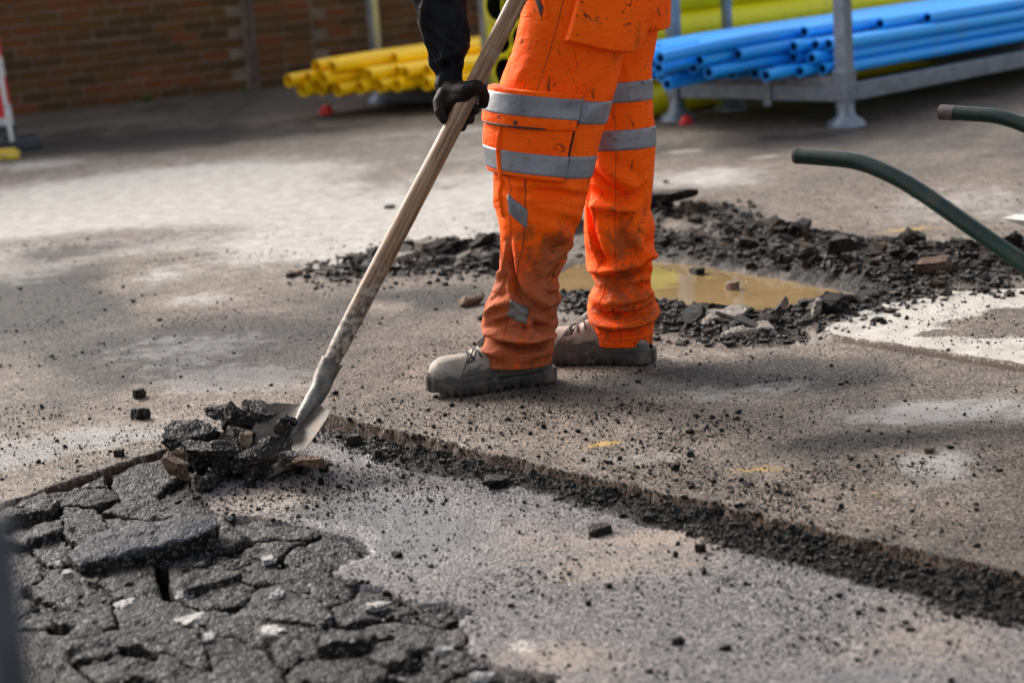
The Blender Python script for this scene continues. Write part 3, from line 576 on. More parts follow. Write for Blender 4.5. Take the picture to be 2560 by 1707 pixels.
# ------------------------------------------------------------------ rocks
_ico = {}
def ico(sub):
    if sub not in _ico:
        bm = bmesh.new(); bmesh.ops.create_icosphere(bm, subdivisions=sub, radius=1.0)
        bm.verts.index_update(); _ico[sub] = (np.array([v.co[:] for v in bm.verts]), np.array([[v.index for v in f.verts] for f in bm.faces])); bm.free()
    return _ico[sub]
def rock(seed, dims, sub=3, planes=9, rough=.05, mats=('chunk', 'chunk_top'), top=.6, name='asphalt_chunk'):
    """angular lump: a ball cut by random planes, then roughened; the old road surface is its flat local top"""
    rg = np.random.default_rng(seed); v, f = ico(sub); v = v.copy() * 1.25
    N = [np.array([0, 0, 1.]), np.array([0, 0, -1.])]; D = [top, .7]
    for _ in range(planes):
        q = rg.normal(size=3); q[2] *= .45; q /= np.linalg.norm(q); N.append(q); D.append(rg.uniform(.52, .9))
    for _ in range(2):
        for q, d in zip(N, D):
            e = v @ q - d; k = e > 0; v[k] -= e[k, None] * q
    ext = np.abs(v).max(0); v = v / ext
    nrm = v / (np.linalg.norm(v, axis=1, keepdims=True) + 1e-9)
    k = 2.6
    v = v + nrm * (rough * 1.6 * fbm(v[:, 0] * k + seed, v[:, 1] * k, v[:, 2] * k, 5, 3) + rough * .8 * vn(v[:, 0] * 9 + seed, v[:, 1] * 9, v[:, 2] * 9, 9))[:, None]
    v = v * (np.array(dims) / 2)
    a, b, c = v[f[:, 0]], v[f[:, 1]], v[f[:, 2]]
    fn = np.cross(b - a, c - a); fn /= np.linalg.norm(fn, axis=1, keepdims=True) + 1e-12
    ctr = (a + b + c) / 3
    me = mesh(name, v, f, [M[m] for m in mats], True, ((fn[:, 2] > .80) & (ctr[:, 2] > .25 * dims[2] / 2)).astype(int) if len(mats) > 1 else None)
    me.set_sharp_from_angle(angle=R(38))
    return me

# broken slabs of the dug-out surface, still lying in place: parts of the ground
def clip(poly, p, n):
    o = []
    for a, b in zip(poly, poly[1:] + poly[:1]):
        da, db = (a - p).dot(n), (b - p).dot(n)
        if da <= 0: o.append(a)
        if (da < 0 < db) or (db < 0 < da): o.append(a.lerp(b, da / (da - db)))
    return o
def slab(seed, poly, thick, name='asphalt_slab', dome=.006, N=110, RG=13, jag=1.0):
    """thick irregular plate with a worn top and ragged broken sides, origin at its centre"""
    c = sum(poly, Vector((0, 0))) / len(poly); P = [p - c for p in poly]
    per = [0.0]
    for a, b in zip(P, P[1:] + P[:1]): per.append(per[-1] + (b - a).length)
    O = []
    for i in range(N):
        s = per[-1] * i / N
        k = max(q for q in range(len(P)) if per[q] <= s + 1e-9); a, b = P[k], P[(k + 1) % len(P)]
        O.append(a.lerp(b, (s - per[k]) / max(1e-9, per[k + 1] - per[k])))
    O = np.array([p[:] for p in O]); wx_, wy_ = O[:, 0] + c.x, O[:, 1] + c.y
    # one ragged displacement field for all slabs, so that neighbours still fit together along the cracks
    O = O + np.stack(crack_field(wx_, wy_), 1) * jag
    rr_ = np.linalg.norm(O, axis=1, keepdims=True) + 1e-6
    O = O * (1 - (.0002 + .0030 * fbm(O[:, :1] * 55 + seed, O[:, 1:] * 55, 0, 47, 3)) / rr_)
    rows = []
    for r in range(RG + 1):
        q = r / RG; xy = O * q
        zz = dome * (1 - q * q) + .0050 * fbm((xy[:, 0] + c.x) * 16, (xy[:, 1] + c.y) * 16, seed, 41, 3) + .0030 * vn((xy[:, 0] + c.x) * 70, (xy[:, 1] + c.y) * 70, seed, 42) - .003 * sstep(.93, 1., q)
        zz = zz + .0042 * fbm((xy[:, 0] + c.x) * 34, (xy[:, 1] + c.y) * 34, seed, 45, 4) * (.5 + .7 * q) - .005 * sstep(.86, 1., q) * sstep(-.1, .5, fbm((xy[:, 0] + c.x) * 22, (xy[:, 1] + c.y) * 22, seed, 46, 3))
        rows.append(np.column_stack([xy, zz]))
    lastz = rows[-1][:, 2]
    for q, kk in ((.12, 1.0), (.35, .995), (.65, .975), (1., .93)):
        j = 1 + .03 * vn(O[:, 0] * 60, O[:, 1] * 60, q * 5 + seed, 43)
        rows.append(np.column_stack([O * kk * j[:, None], lastz - thick * q]))
    V = np.concatenate(rows); F = grid_faces(len(rows), N, True)
    mi = (np.arange(len(F)) // N >= RG - 0).astype(int)
    bot = [tuple(range((len(rows) - 1) * N, len(rows) * N))]
    me = mesh(name, V, [tuple(x) for x in F.tolist()] + bot, (M['chunk_top'], M['chunk']), True, list(mi) + [1])
    me.set_sharp_from_angle(angle=R(50))
    return me, c
for i, p in enumerate(seeds):
    inside = float(poly_sd(np.array([p.x]), np.array([p.y]), BROKEN)[0])
    if not BUILT[i]: continue
    poly = [p + Vector(q) for q in ((-.4, -.4), (.4, -.4), (.4, .4), (-.4, .4))]
    for j_, q in enumerate(seeds):
        if q is p: continue
        gap = random.Random(min(i, j_) * 1000 + max(i, j_)).choice((.0002, .0002, .0005, .0010, .003, .009))
        d_ = q - p; w = Vector((.7225 * d_.x + .35 * (.85 * d_.y + .35 * d_.x), .85 * (.85 * d_.y + .35 * d_.x))).normalized()
        poly = clip(poly, p.lerp(q, .5) - w * gap, w)
        if len(poly) < 3: break
    if len(poly) < 3: continue
    poly = clip(poly, Vector(EC) - Vector((0, .008)), Vector((-(EC - ED)[1], (EC - ED)[0])).normalized())
    if len(poly) < 3: continue
    me, c = slab(i, poly, rg.uniform(.045, .06), dome=rg.uniform(-.002, .004))
    up_ = rg.random() < .3
    z = -.037 + (rg.uniform(.003, .016) if up_ else rg.uniform(-.005, .002))
    z += .030 * float(sstep(-.20, -.04, cut_sd(np.array([c.x]), np.array([c.y])))[0])
    tilt = (.10 if up_ else .035) if inside < -.06 else .02
    o = link('asphalt_slab', me, ground, (c.x, c.y, z), (rg.gauss(0, tilt), rg.gauss(0, tilt), 0))
# the loose dark slab lying on top of them
poly = [Vector(p) for p in ((-.150, -.020), (-.118, -.085), (-.02, -.060), (.095, -.025), (.150, .035), (.135, .085), (.03, .10), (-.075, .085), (-.13, .03))]
me, c = slab(300, poly, .042, 'loose_slab', .002, jag=.35)
me.materials[0] = M['chunk_blue'] if 'chunk_blue' in M else M['chunk']
o = link('loose_slab', me, None, (-.775, 3.850, .006), (R(6), R(-2), R(4)))
tag(o, 'thick blue-black loose slab of asphalt lying on the cracked slabs at left', 'asphalt slab')

# chunks heaped round the shovel blade
for i, (lab, p, dims, rot) in enumerate(PILE):
    kind = ('brownstone', 'brownstone') if 'brown' in lab else (('tan', 'tan') if 'tan' in lab else ('chunk', 'chunk_top'))
    me = rock(500 + i * 7, dims, 4, 11, .12, kind, .62)
    o = link('asphalt_chunk', me, None, p, rot)
    tag(o, lab, 'asphalt chunk', 'asphalt chunks heaped at the shovel')
# filler of smaller lumps under them
rg = random.Random(5)
for i in range(44):
    a = rg.uniform(0, 6.28); r = math.sqrt(rg.random())
    x, y = -.63 + .21 * r * math.cos(a), 4.40 + .13 * r * math.sin(a); s = rg.uniform(.018, .055)
    z = gz1(x, y) + s * .28 + rg.uniform(0, .028) * (1 - r)
    o = link('asphalt_lump', rock(700 + i, (s, s * .85, s * .7), 3, 8, .07), None, (x, y, z), (rg.uniform(-.5, .5), rg.uniform(-.5, .5), rg.uniform(0, 6)))
    tag(o, 'small crumbled black lump packed between the bigger chunks of the shovel pile', 'asphalt lump', 'small lumps packed in the shovel pile')

# single lumps lying about
for i, (lab, x, y, w, h) in enumerate(LUMPS):
    mt = ('tan', 'tan') if 'tan' in lab else (('brownstone', 'brownstone') if 'brown' in lab else ('grit', 'chunk'))
    hh = max(h, w * .35)
    o = link('asphalt_lump', rock(900 + i, (w, w * .85, hh), 3, 9, .09, mt), None, (x, y, (max(gz1(x, y), -.013) if 'puddle' in lab else gz1(x, y)) + hh * .30), (0, 0, i * 1.3))
    tag(o, lab, 'stone' if 'stone' in lab else 'asphalt lump')

# rubble thrown up round the pothole
rub = [rock(1200 + i, (1, random.Random(i).uniform(.6, .95), random.Random(i + 50).uniform(.32, .62)), 4, 16, .16, ('rubble', 'rubble')) for i in range(9)]
flat = [rock(1300 + i, (1, random.Random(i).uniform(.6, .9), random.Random(i + 50).uniform(.16, .3)), 3, 8, .04, ('rubble', 'rubble')) for i in range(5)]
palef = [rock(1330 + i, (1, random.Random(i).uniform(.5, .9), random.Random(i + 50).uniform(.14, .26)), 3, 8, .04, ('rubble_pale', 'rubble_pale')) for i in range(3)]
brn = [rock(1350 + i, (1, .6, .4), 3, 8, .06, ('brownstone', 'brownstone')) for i in range(2)]
rg = random.Random(77)
def strew(L, n, spread, smin, smax, kinds, label, group):
    for k in range(n):
        t = rg.uniform(0, len(L) - 1.001); i = int(t); f = t - i
        px = L[i][0] * (1 - f) + L[i + 1][0] * f + rg.gauss(0, spread); py = L[i][1] * (1 - f) + L[i + 1][1] * f + rg.gauss(0, spread * 1.5)
        if float(pud_sd(np.array([px]), np.array([py]))[0]) < .03: continue
        s = smin + (smax - smin) * rg.random() ** 1.7
        me = rg.choice(rg.choice(kinds))
        o = link('rubble_stone', me, None, (px, py, gz1(px, py) + s * .07), (rg.gauss(0, .3), rg.gauss(0, .3), rg.uniform(0, 6.28)), (s, s, s))
        tag(o, label, 'rubble', group)
strew(RIM_FAR, 108, .06, .03, .105, (rub, rub, rub, flat, brn), 'muddy dark lump in the ridge of rubble along the far rim of the puddle', 'rubble along the far rim')
strew(RIM_FAR2, 88, .06, .02, .085, (rub, rub, rub, brn), 'muddy lump on the puddle side of the far rubble ridge', 'rubble between far rim and water')
strew(RIM_LEFT, 50, .045, .04, .16, (flat, flat, rub, palef), 'flat broken asphalt plate in the heap between shovel shaft and near leg', 'plates left of the puddle')
strew(RIM_NEAR, 52, .05, .025, .12, (flat, flat, rub, palef, palef), 'thin broken flake on the near rim of the puddle', 'flakes along the near rim')
for lab, x, y, s, mt, sq, rz in (('broad pale curled plate of asphalt on the near rim of the puddle', .66, 5.33, .20, 'rubble_pale', .16, .2),
                         ('long pale plate behind the curled plate at the puddle', .60, 5.50, .20, 'rubble_pale', .14, .1),
                         ('pale upright shard at the near right rim of the puddle', .86, 5.44, .06, 'rubble_pale', .9, .8),
                         ('long dark slab at the top of the far rubble ridge', .62, 7.42, .24, 'rubble', .18, -.1),
                         ('brown flat block at the right end of the rubble', 1.27, 5.87, .15, 'brownstone', .3, .2),
                         ('big grey boulder-like lump in the middle of the far rubble', 1.05, 6.16, .12, 'rubble', .5, .4),
                         ('pale flat plate on top of the heap left of the puddle', -.27, 6.93, .15, 'rubble_pale', .22, .5),
                         ('light wedge plate lying at the left heap nearest the shaft', -.37, 6.74, .14, 'rubble_pale', .25, .3)):
    o = link('rubble_plate', rock(int(1500 + abs(x) * 100), (s, s * .55, s * sq), 3, 8, .05, (mt, mt)), None, (x, y, gz1(x, y) + s * sq * .5 + (.02 if 'ridge' in lab or 'middle' in lab or 'top' in lab else 0)), (.10, -.06, rz))
    tag(o, lab, 'rubble')

# loose grit: thousands of crumbs nobody could count
rs = np.random.default_rng(3)
tv, tf = ico(1)
vars_ = []
for q in range(14):
    r2 = np.random.default_rng(q); v = tv * r2.uniform(.55, 1.25, (len(tv), 1)) * r2.uniform(.6, 1.1, (1, 3)); v[:, 2] *= .8; vars_.append(v)
VARS = np.array(vars_); TV, TF = tv, tf
ov = np.array([(1, 0, 0), (-1, 0, 0), (0, 1, 0), (0, -1, 0), (0, 0, 1), (0, 0, -1.)]); of_ = np.array([(0, 2, 4), (2, 1, 4), (1, 3, 4), (3, 0, 4), (2, 0, 5), (1, 2, 5), (3, 1, 5), (0, 3, 5)])
ovars = np.array([ov * np.random.default_rng(q).uniform(.6, 1.3, (6, 1)) for q in range(14)])
def crumbs(name, dens, n, cap_n, base, sig, lo_, hi_, mat, xr, yr, scale=None, sink=.35, fine=False):
    vars_, tv, tf = (ovars, ov, of_) if fine else (VARS, TV, TF)
    Yc = yr[0] * (yr[1] / yr[0]) ** rs.random(n); Xc = (xr[0] + (xr[1] - xr[0]) * rs.random(n)) * Yc
    keep = rs.random(n) < dens(Xc, Yc); Xc, Yc = Xc[keep][:cap_n], Yc[keep][:cap_n]; m = len(Xc)
    Zc = ground_h(Xc, Yc); size = np.clip(base * np.exp(rs.normal(0, sig, m)), lo_, hi_)
    if scale is not None: size = size * scale(Xc, Yc)
    a = rs.random(m) * 6.28; B = vars_[rs.integers(0, 14, m)] * size[:, None, None]
    ca, sa = np.cos(a)[:, None], np.sin(a)[:, None]
    bx = B[:, :, 0] * ca - B[:, :, 1] * sa; by = B[:, :, 0] * sa + B[:, :, 1] * ca
    V = np.stack([bx + Xc[:, None], by + Yc[:, None], B[:, :, 2] + (Zc + size * sink)[:, None]], -1).reshape(-1, 3)
    F = (tf[None] + (np.arange(m) * len(tv))[:, None, None]).reshape(-1, 3)
    return link(name, mesh(name, V, F, (M[mat],), False))
def strip_mask(x, y):
    sd = cut_sd(x, y); sw = .10 + .05 * sstep(0, .9, x) + .04 * fbm(x * 5, y * 5, 0, 52)
    return (sd < 0) * sstep(sw + .05, sw - .05, -sd) * sstep(-.7, -.35, x)
def dens(x, y):
    sd = cut_sd(x, y); lo = (sd < 0)
    patchy = sstep(-.05, .40, fbm(x * 4, y * 4, 0, 50, 3)) ** 1.5
    d = .05 + .30 * patchy
    d = d + (.55 * np.exp(-(((x - .2) / .35) ** 2 + ((y - 4.35) / .35) ** 2)) + .40 * np.exp(-(((x - .55) / .35) ** 2 + ((y - 3.85) / .25) ** 2))) * (.35 + patchy)
    d = d + .7 * np.exp(-(((x + .45) / .45) ** 2 + ((y - 4.6) / .25) ** 2)) + .8 * np.exp(-(((x - .22) / .16) ** 2 + ((y - 4.62) / .08) ** 2))
    d = d + .5 * rim_mask(x, y)
    d = np.where(lo, .10 + .25 * patchy + 5.5 * strip_mask(x, y) * (.45 + patchy) + .9 * np.exp(-(((x + .5) / .4) ** 2 + ((y - 4.25) / .18) ** 2)) + .8 * on_slab(x, y) * (.3 + patchy), d)
    return np.where(pud_sd(x, y) < .03, 0.005, d) / 4.0
grit = crumbs('loose_grit', dens, 460000, 40000, .0017, .62, .0008, .011, 'grit', (-.30, .30), (2.75, 7.9), lambda x, y: np.where(strip_mask(x, y) > .3, 1.25, 1.0))
fines = crumbs('rubble_fines', lambda x, y: rim_mask(x, y) ** .8 * .9 * (pud_sd(x, y) > .04), 30000, 6500, .0085, .5, .003, .026, 'rubble', (-.12, .30), (5.2, 7.7), None, .1)
pepper = crumbs('fine_grit', lambda x, y: dens(x, y) * 1.6 + .03, 520000, 85000, .00115, .45, .0006, .004, 'grit', (-.30, .30), (2.75, 8.2), None, .3, True)
tag(pepper, 'fine black specks of asphalt scattered over the dusty yard', 'fine grit', kind='stuff')
tag(fines, 'muddy crumbs packed between the rubble round the puddle', 'rubble fines', kind='stuff')
clods = crumbs('asphalt_crumble', lambda x, y: on_slab(x, y) * (cut_sd(x, y) < -.02) * sstep(-.1, .3, fbm(x * 6, y * 6, 0, 53)) * .3, 16000, 2600, .0048, .5, .003, .018, 'grit', (-.30, .06), (2.9, 4.5), None, .2)
clods.location.z = .052
tag(clods, 'black crumbled bits lying on the cracked slabs', 'asphalt crumbs', kind='stuff')
tag(grit, 'black asphalt crumbs strewn over the yard and along the cut', 'grit', kind='stuff')

# white flecks of old paint in the cracks
rg = random.Random(31)
FLECKS = ['white paint fleck beside the slab crack at lower centre', 'white fleck in the crack right of the loose slab', 'white fleck left of the long crack', 'white fleck just below the loose slab', 'white crumbled fleck at far left of the cracked slabs', 'white fleck at the heart of the cracked slabs', 'lower white fleck in the middle crack', 'white fleck at the foot of the right crack', 'broad worn white fleck near the bottom edge', 'white fleck left of the loose slab', 'long white smear of paint below the blade', 'white fleck near the bottom of the picture', 'small white fleck at the left of the slabs', 'white fleck at the very bottom edge']
k = 0
for (x, y, rx, ry, a) in WSPOT:
    if not a or rx > .03 or k >= len(FLECKS): continue
    me = rock(1700 + k, (rx * 2.2, ry * 1.1, .012), 4, 16, .36, ('fleck',), .6, 'paint_fleck')
    o = link('paint_fleck', me, None, (x, y, -.033), (rg.uniform(-.1, .1), rg.uniform(-.1, .1), rg.uniform(-.4, .4)))
    tag(o, FLECKS[k], 'paint fleck'); k += 1

# ------------------------------------------------------------------ brick wall with a pier
WA, WB_ = Vector(WALL_A), Vector(WALL_B)
wd = (WB_ - WA).normalized(); wyaw = math.atan2(wd.y, wd.x)
wall = tag(link('brick_wall', None, None, WA, (0, 0, wyaw)), 'dark weathered red-brown brick wall with a pier at the back of the yard', 'wall')
BL, BH, BW, J = .215, .065, .10, .011
bm_v, bm_f = box((0, 0, 0), (BL, .06, BH), None, .004)
brick_me = mesh('brick', bm_v, bm_f, (M['brick'],), False)
hv, hf = box((0, 0, 0), (.1025, .06, BH), None, .004)
half_me = mesh('half_brick', hv, hf, (M['brick'],), False)
rg = random.Random(2)
x0, x1 = -5.1, 9.0; pier = (1.72, 2.17)
HT = 2.45; ncourse = int(HT / .076); extra = []
part('mortar', merge(box(((x0 + x1) / 2, .062, HT / 2), (x1 - x0, .10, HT)), box(((pier[0] + pier[1]) / 2, -.052, HT / 2), (pier[1] - pier[0] - .006, .10, HT))), M['mortar'], wall, False)
nb = 0
for c in range(ncourse):
    z = .036 + c * .076
    x = x0 + (.113 if c % 2 else 0)
    while x < x1:
        cx = x + BL / 2
        x += BL + J
        if pier[0] - .08 < cx < pier[1] + .08: continue
        jit = (rg.uniform(-.002, .002), rg.uniform(-.003, .003), rg.uniform(-.0015, .0015))
        if z < .80 and -.35 < cx < 4.9 and nb < 285:
            link('brick', brick_me, wall, (cx + jit[0], .035 + jit[1], z + jit[2])); nb += 1
        else: extra.append((cx + jit[0], .035 + jit[1], z + jit[2], 0))
    for k in range(2):
        cx = pier[0] + .1125 + k * .226
        if z < .80: link('brick', brick_me, wall, (cx, -.080 + rg.uniform(-.003, .003), z))
        else: extra.append((cx, -.080, z, 0))
V = np.array([v[:] for v in bm_v]); n = len(V)
VV = np.concatenate([V + np.array(e[:3]) for e in extra])
FF = [tuple(i + k * n for i in f) for k in range(len(extra)) for f in bm_f]
up = tag(link('brick_courses', mesh('brick_courses', VV, FF, (M['brick'],), False), wall), kind='stuff')
# coping
part('coping', box(((x0 + x1) / 2, .02, HT + .03), (x1 - x0, .28, .06), None, .01), M['mortar'], wall, False)

# weeds at the wall foot
def weed(x, y, h, lab):
    rg2 = random.Random(int(x * 100)); V = []; F = []
    for k in range(16):
        a = rg2.uniform(0, 6.28); l = h * rg2.uniform(.5, 1.1); w = h * .12; b = Vector((x + rg2.gauss(0, .012), y + rg2.gauss(0, .012), 0))
        dr = Vector((math.cos(a) * .6, math.sin(a) * .6, 1)).normalized(); sd_ = Vector((-math.sin(a), math.cos(a), 0)) * w
        i = len(V); V += [b - sd_ * .4, b + sd_ * .4, b + dr * l * .6 + sd_, b + dr * l * .6 - sd_, b + dr * l * .9 + Vector((math.cos(a), math.sin(a), -.3)) * l * .2]
        F += [(i, i + 1, i + 2, i + 3), (i + 3, i + 2, i + 4)]
    tag(part('weed', (V, F), M['leaf'], None), lab, 'plant')
p = WA + wd * .86; weed(p.x + .05, p.y - .09, .09, 'small green weed growing at the foot of the brick wall')
p = WA + wd * 1.62; weed(p.x + .05, p.y - .22, .06, 'tiny weed by the wall foot left of the pier')

# ------------------------------------------------------------------ pipe racks and pipes
RD = Vector((.719, .695, 0)); RE = Vector((-.695, .719, 0)); RZ = Vector((0, 0, 1))
RYAW = math.atan2(RD.y, RD.x)
def rack(name, origin, width, length, posts, label, z_bear, post_h=1.5, zb=.165):
    """steel stillage: origin is its near corner; posts are (along, across)"""
    r = tag(link(name, None, None, origin, (0, 0, RYAW)), label, 'pipe rack', 'steel pipe racks')
    for i, (s, u, w) in enumerate(posts):
        part('post', box((s, u, post_h / 2 + .03), (w, w, post_h - .06), None, .005), M['galv'], r, False)
        pr = [(s, u, .135), (s, u, .10), (s, u, .055), (s, u, .028), (s, u, .012), (s, u, .0)]
        V, F = tube([Vector(q) for q in pr], [.032, .036, .050, .088, .098, .098], 20)
        part('foot', (V, F), M['galv'], r, True, 50)
        part('base_sleeve', box((s, u, .205), (w + .016, w + .016, .15), None, .004), M['galv'], r, False)
    for u in (0, width):
        part('side_beam', box((length / 2 + .02, u, zb), (length - .10, .05, .085), None, .005), M['galv'], r, False)
    for s in (0, length * .33, length * .66, length):
        part('cross_beam', box((s, width / 2, zb - .002), (.05, width - .09, .080), None, .005), M['galv'], r, False)
        part('bearer', box((s + .02, width / 2, z_bear - .022), (.09, width - .03, .040), None, .004), M['boards'], r, False)
    for u in (width * .42,):
        part('strap', box((-.032, u, zb), (.010, .05, .14), None, .002), M['galv'], r, False)
    return r
def pipe(name, u, z, s0, s1, ro, mat, org, label, group, cat='pipe', n=18, sag=0.0, wig=0.0, ph=0.0, wall_t=.16, inner=None):
    pts = []
    K = 18
    for k in range(K + 1):
        s = s0 + (s1 - s0) * (k / K) ** 1.6
        dz = -sag * max(0.0, -s) ** 2 + wig * math.sin(s * 1.1 + ph) * .5
        du = wig * math.sin(s * .9 + ph * 2)
        pts.append(RD * (s - s0) + RE * du + RZ * dz)
    off = pts[0].copy()
    V, F = hollow([p - off for p in pts], ro, ro * (1 - wall_t), n)
    nf = K * n
    me = mesh(name, V, F, (M[mat], M[inner or mat]), True, [0] * nf + [1] * nf + [0] * (2 * n)); me.set_sharp_from_angle(angle=R(50))
    o = link(name, me, None, Vector(org) + RE * u + RD * s0 + RZ * z + off)
    return tag(o, label, cat, group)

RO = Vector((1.71, 9.913, 0))
rack('pipe_rack', RO + RE * -.035, 1.10, 5.6, [(0, 0, .068), (0, 1.10, .062), (.45, 1.10, .045), (2.75, 1.10, .045), (5.6, 0, .06), (5.6, 1.1, .06)], 'galvanised steel rack holding the blue pipes at the right', .245, 1.5)
rg = random.Random(8)
LAY = [  # z, u offset, list of end positions along the rack
    (.279, .040, [.06, .0, -.11, -.27, -.10, -.17, -.02, -.18, -.60, -.30, -.42, -.15, -.38, -.30, -.35]),
    (.338, .074, [.07, .0, .02, .02, -.59, -.20, -.33, -.45, -.18, -.55, -.25, -.50, -.35, -.3]),
    (.397, .040, [.06, .10, .05, -.04, -.37, -.60, -.83, -.48, -.70, -.40, -.62, -.5, -.75]),
    (.456, .074, [.9, .55, .35, .12, -.95, -.55, -.85, -.70, -.98, -.60])]
for li, (z, u0, ends) in enumerate(LAY):
    for k, s0 in enumerate(ends):
        lab = ['blue plastic pipe lying in the bottom layer of the steel rack', 'blue plastic pipe in the second layer of the steel rack', 'blue plastic pipe in the third layer of the steel rack', 'blue plastic pipe on the top layer of the steel rack'][li]
        pipe('blue_pipe', u0 + .068 * k, z, s0 + rg.uniform(-.03, .03), 6.2 + rg.uniform(-.2, .2), .0305, 'blue', RO, lab, ['bottom blue pipes', 'second layer of blue pipes', 'third layer of blue pipes', 'top blue pipes'][li], sag=.030, wig=.003, ph=rg.uniform(0, 6), wall_t=.24, inner='blue_dark')

YO = Vector((-.03, 12.08, 0))
rack('pipe_rack', YO, 1.03, 4.2, [(0, 0, .05), (.02, 1.04, .055), (4.2, 0, .05), (4.2, 1.04, .05)], 'pale steel rack holding the small yellow pipes beside the brick wall', .147, 1.5, .062)
for li, (z, u0, ends) in enumerate((
        (.186, .06, [-.35, -.48, -.40, -.56, -.62, -.70, -.80, -.72, -.78, -.85, -.80]),
        (.254, .106, [-.30, -.42, -.52, -.50, -.66, -.62, -.86, -.78, -.84, -.92]),
        (.322, .152, [.5, .4, .3, .1, -.40, -.82, -.70, -.80]))):
    for k, s0 in enumerate(ends):
        u = u0 + .088 * k
        if u > 1.0: continue
        lab = ['yellow plastic pipe in the bottom layer jutting out by the brick wall', 'yellow plastic pipe in the middle layer jutting out by the brick wall', 'yellow plastic pipe on top of the bundle by the brick wall'][li]
        pipe('yellow_pipe', u, z, s0, 5.0 + rg.uniform(-.2, .2), .041, 'yellow', YO + RD * .10, lab, ['bottom small yellow pipes', 'middle small yellow pipes', 'top small yellow pipes'][li], sag=.02, wig=.003, ph=rg.uniform(0, 6))
BR = .092
for ci, (u, s0, zs) in enumerate(((1.30, -.15, (.092, .276, .460, .644, .828)), (1.49, -.22, (.092, .276, .460, .644)), (1.68, -.30, (.092, .276, .46, .644)),
                                  (1.87, -.36, (.092, .276, .46, .644)), (2.06, -.32, (.092, .276, .460, .644)), (2.25, -.10, (.092, .276, .460, .644)), (2.44, .04, (.092, .276, .46)))):
    for k, z in enumerate(zs):
        pipe('large_pipe', u, z + .002, s0 + rg.uniform(-.03, .03), 7.2, BR, 'lime', RO,
             'wide lemon-yellow gas pipe stacked behind the person' if ci > 2 else 'wide lemon-yellow pipe lying behind the blue pipe rack',
             'wide yellow pipes with open ends' if ci > 2 else 'wide yellow pipes behind the rack', n=24, wall_t=.11, inner='pipe_black')

# red plastic plug on the ground, twice
def cap(p, s, lab):
    pr = [(0, 0, 0), (0, 0, .2), (0, 0, .55), (0, 0, .8), (0, 0, .95), (0, 0, 1.0)]
    V, F = tube([Vector(q) * s for q in pr], [s * .62, s * .66, s * .62, s * .48, s * .25, s * .05], 16)
    V2, F2 = tube([Vector((0, 0, 0)), Vector((0, 0, s * .12))], s * .78, 16)
    tag(link('red_plug', mesh('red_plug', *merge((V, F), (V2, F2)), (M['red'],), True), None, (p[0], p[1], gz1(p[0], p[1])), (.25, .1, 0)), lab, 'plug')
cap(CAP1, .060, 'small red plastic plug on the ground below the yellow pipes')
cap(CAP2, .050, 'small red plastic plug by the foot of the blue pipe rack')

# ------------------------------------------------------------------ road-work gear at the left edge
fx, fy = SIGNFOOT[0], SIGNFOOT[1]
br = tag(link('barrier', None, None, (fx - .02, fy, 0)), 'scuffed white barrier leg in a black rubber foot at the left edge', 'barrier')
V, F = merge(box((-.10, 0, .035), (.50, .20, .070), (0, 0, .25), .015), box((.04, .01, .080), (.20, .10, .025), (0, 0, .25), .008))
part('foot', (V, F), M['rubber'], br, False)
S0, S1 = Vector(STRUT[1]) - br.location, Vector(STRUT[0]) - br.location
S1 = S0 + (S1 - S0) * 1.9
mid = (S0 + S1) / 2; ln = (S1 - S0).length
q = (S1 - S0).to_track_quat('Z', 'Y').to_euler()
part('leg', box(mid, (.030, .022, ln), q, .005), M['white'], br, False)
part('rail', box((mid.x - .56, mid.y + .002, .62), (1.1, .016, .15), None, .005), M['white'], br, False)
part('rail', box((mid.x - .555, mid.y + .002, .27), (1.1, .016, .13), None, .005), M['red'], br, False)
part('leg', box(mid + Vector((-1.12, 0, 0)), (.030, .022, ln), q, .005), M['white'], br, False)
part('foot', merge(box((-1.20, 0, .035), (.50, .20, .070), (0, 0, .25), .015), box((-1.08, .01, .080), (.20, .10, .025), (0, 0, .25), .008)), M['rubber'], br, False)
cn = tag(link('traffic_cylinder', None, None, (fx - .16, fy + .35, 0)), 'red and white traffic cylinder on a black base at the left edge', 'traffic cylinder')
prof = [(.0, .115), (.03, .115), (.04, .085), (.12, .078)]
V, F = tube([Vector((0, 0, z)) for z, r in prof], [r for z, r in prof], 24); part('base', (V, F), M['rubber'], cn, True, 50)
for z0, z1, m in ((.12, .24, 'white'), (.24, .40, 'red'), (.40, .52, 'white'), (.52, .75, 'red')):
    V, F = tube([Vector((0, 0, z0)), Vector((0, 0, z1))], [.078 - z0 * .05, .078 - z1 * .05], 24); part('band', (V, F), M[m], cn, True, 50)
yb = link('cable_ramp', mesh('cable_ramp', *merge(box((0, 0, .018), (.34, .18, .036), (0, 0, .2), .012), box((0, 0, .045), (.30, .07, .02), (0, 0, .2), .006)), (M['yplastic'],), False), None, (YBLOCK[0] - .09, YBLOCK[1], 0))
tag(yb, 'flat yellow plastic block on the ground at the left edge', 'plastic block')
# dark post close to the camera, at the lower left corner
pn = tag(link('post', None, None, (POSTN[0], POSTN[1], 0)), 'dark blurred post close by at the lower left corner', 'post')
V, F = tube([Vector((0, 0, z)) for z in (0, .3, .6, POSTN[2] - .01, POSTN[2])], [.0125, .0125, .0125, .0125, .008], 20); part('shaft', (V, F), M['rubber'], pn, True, 40)
V, F = tube([Vector((0, 0, z)) for z in (-.01, .02, .03)], [.07, .07, .05], 20); part('base', (V, F), M['rubber'], pn, True, 40)

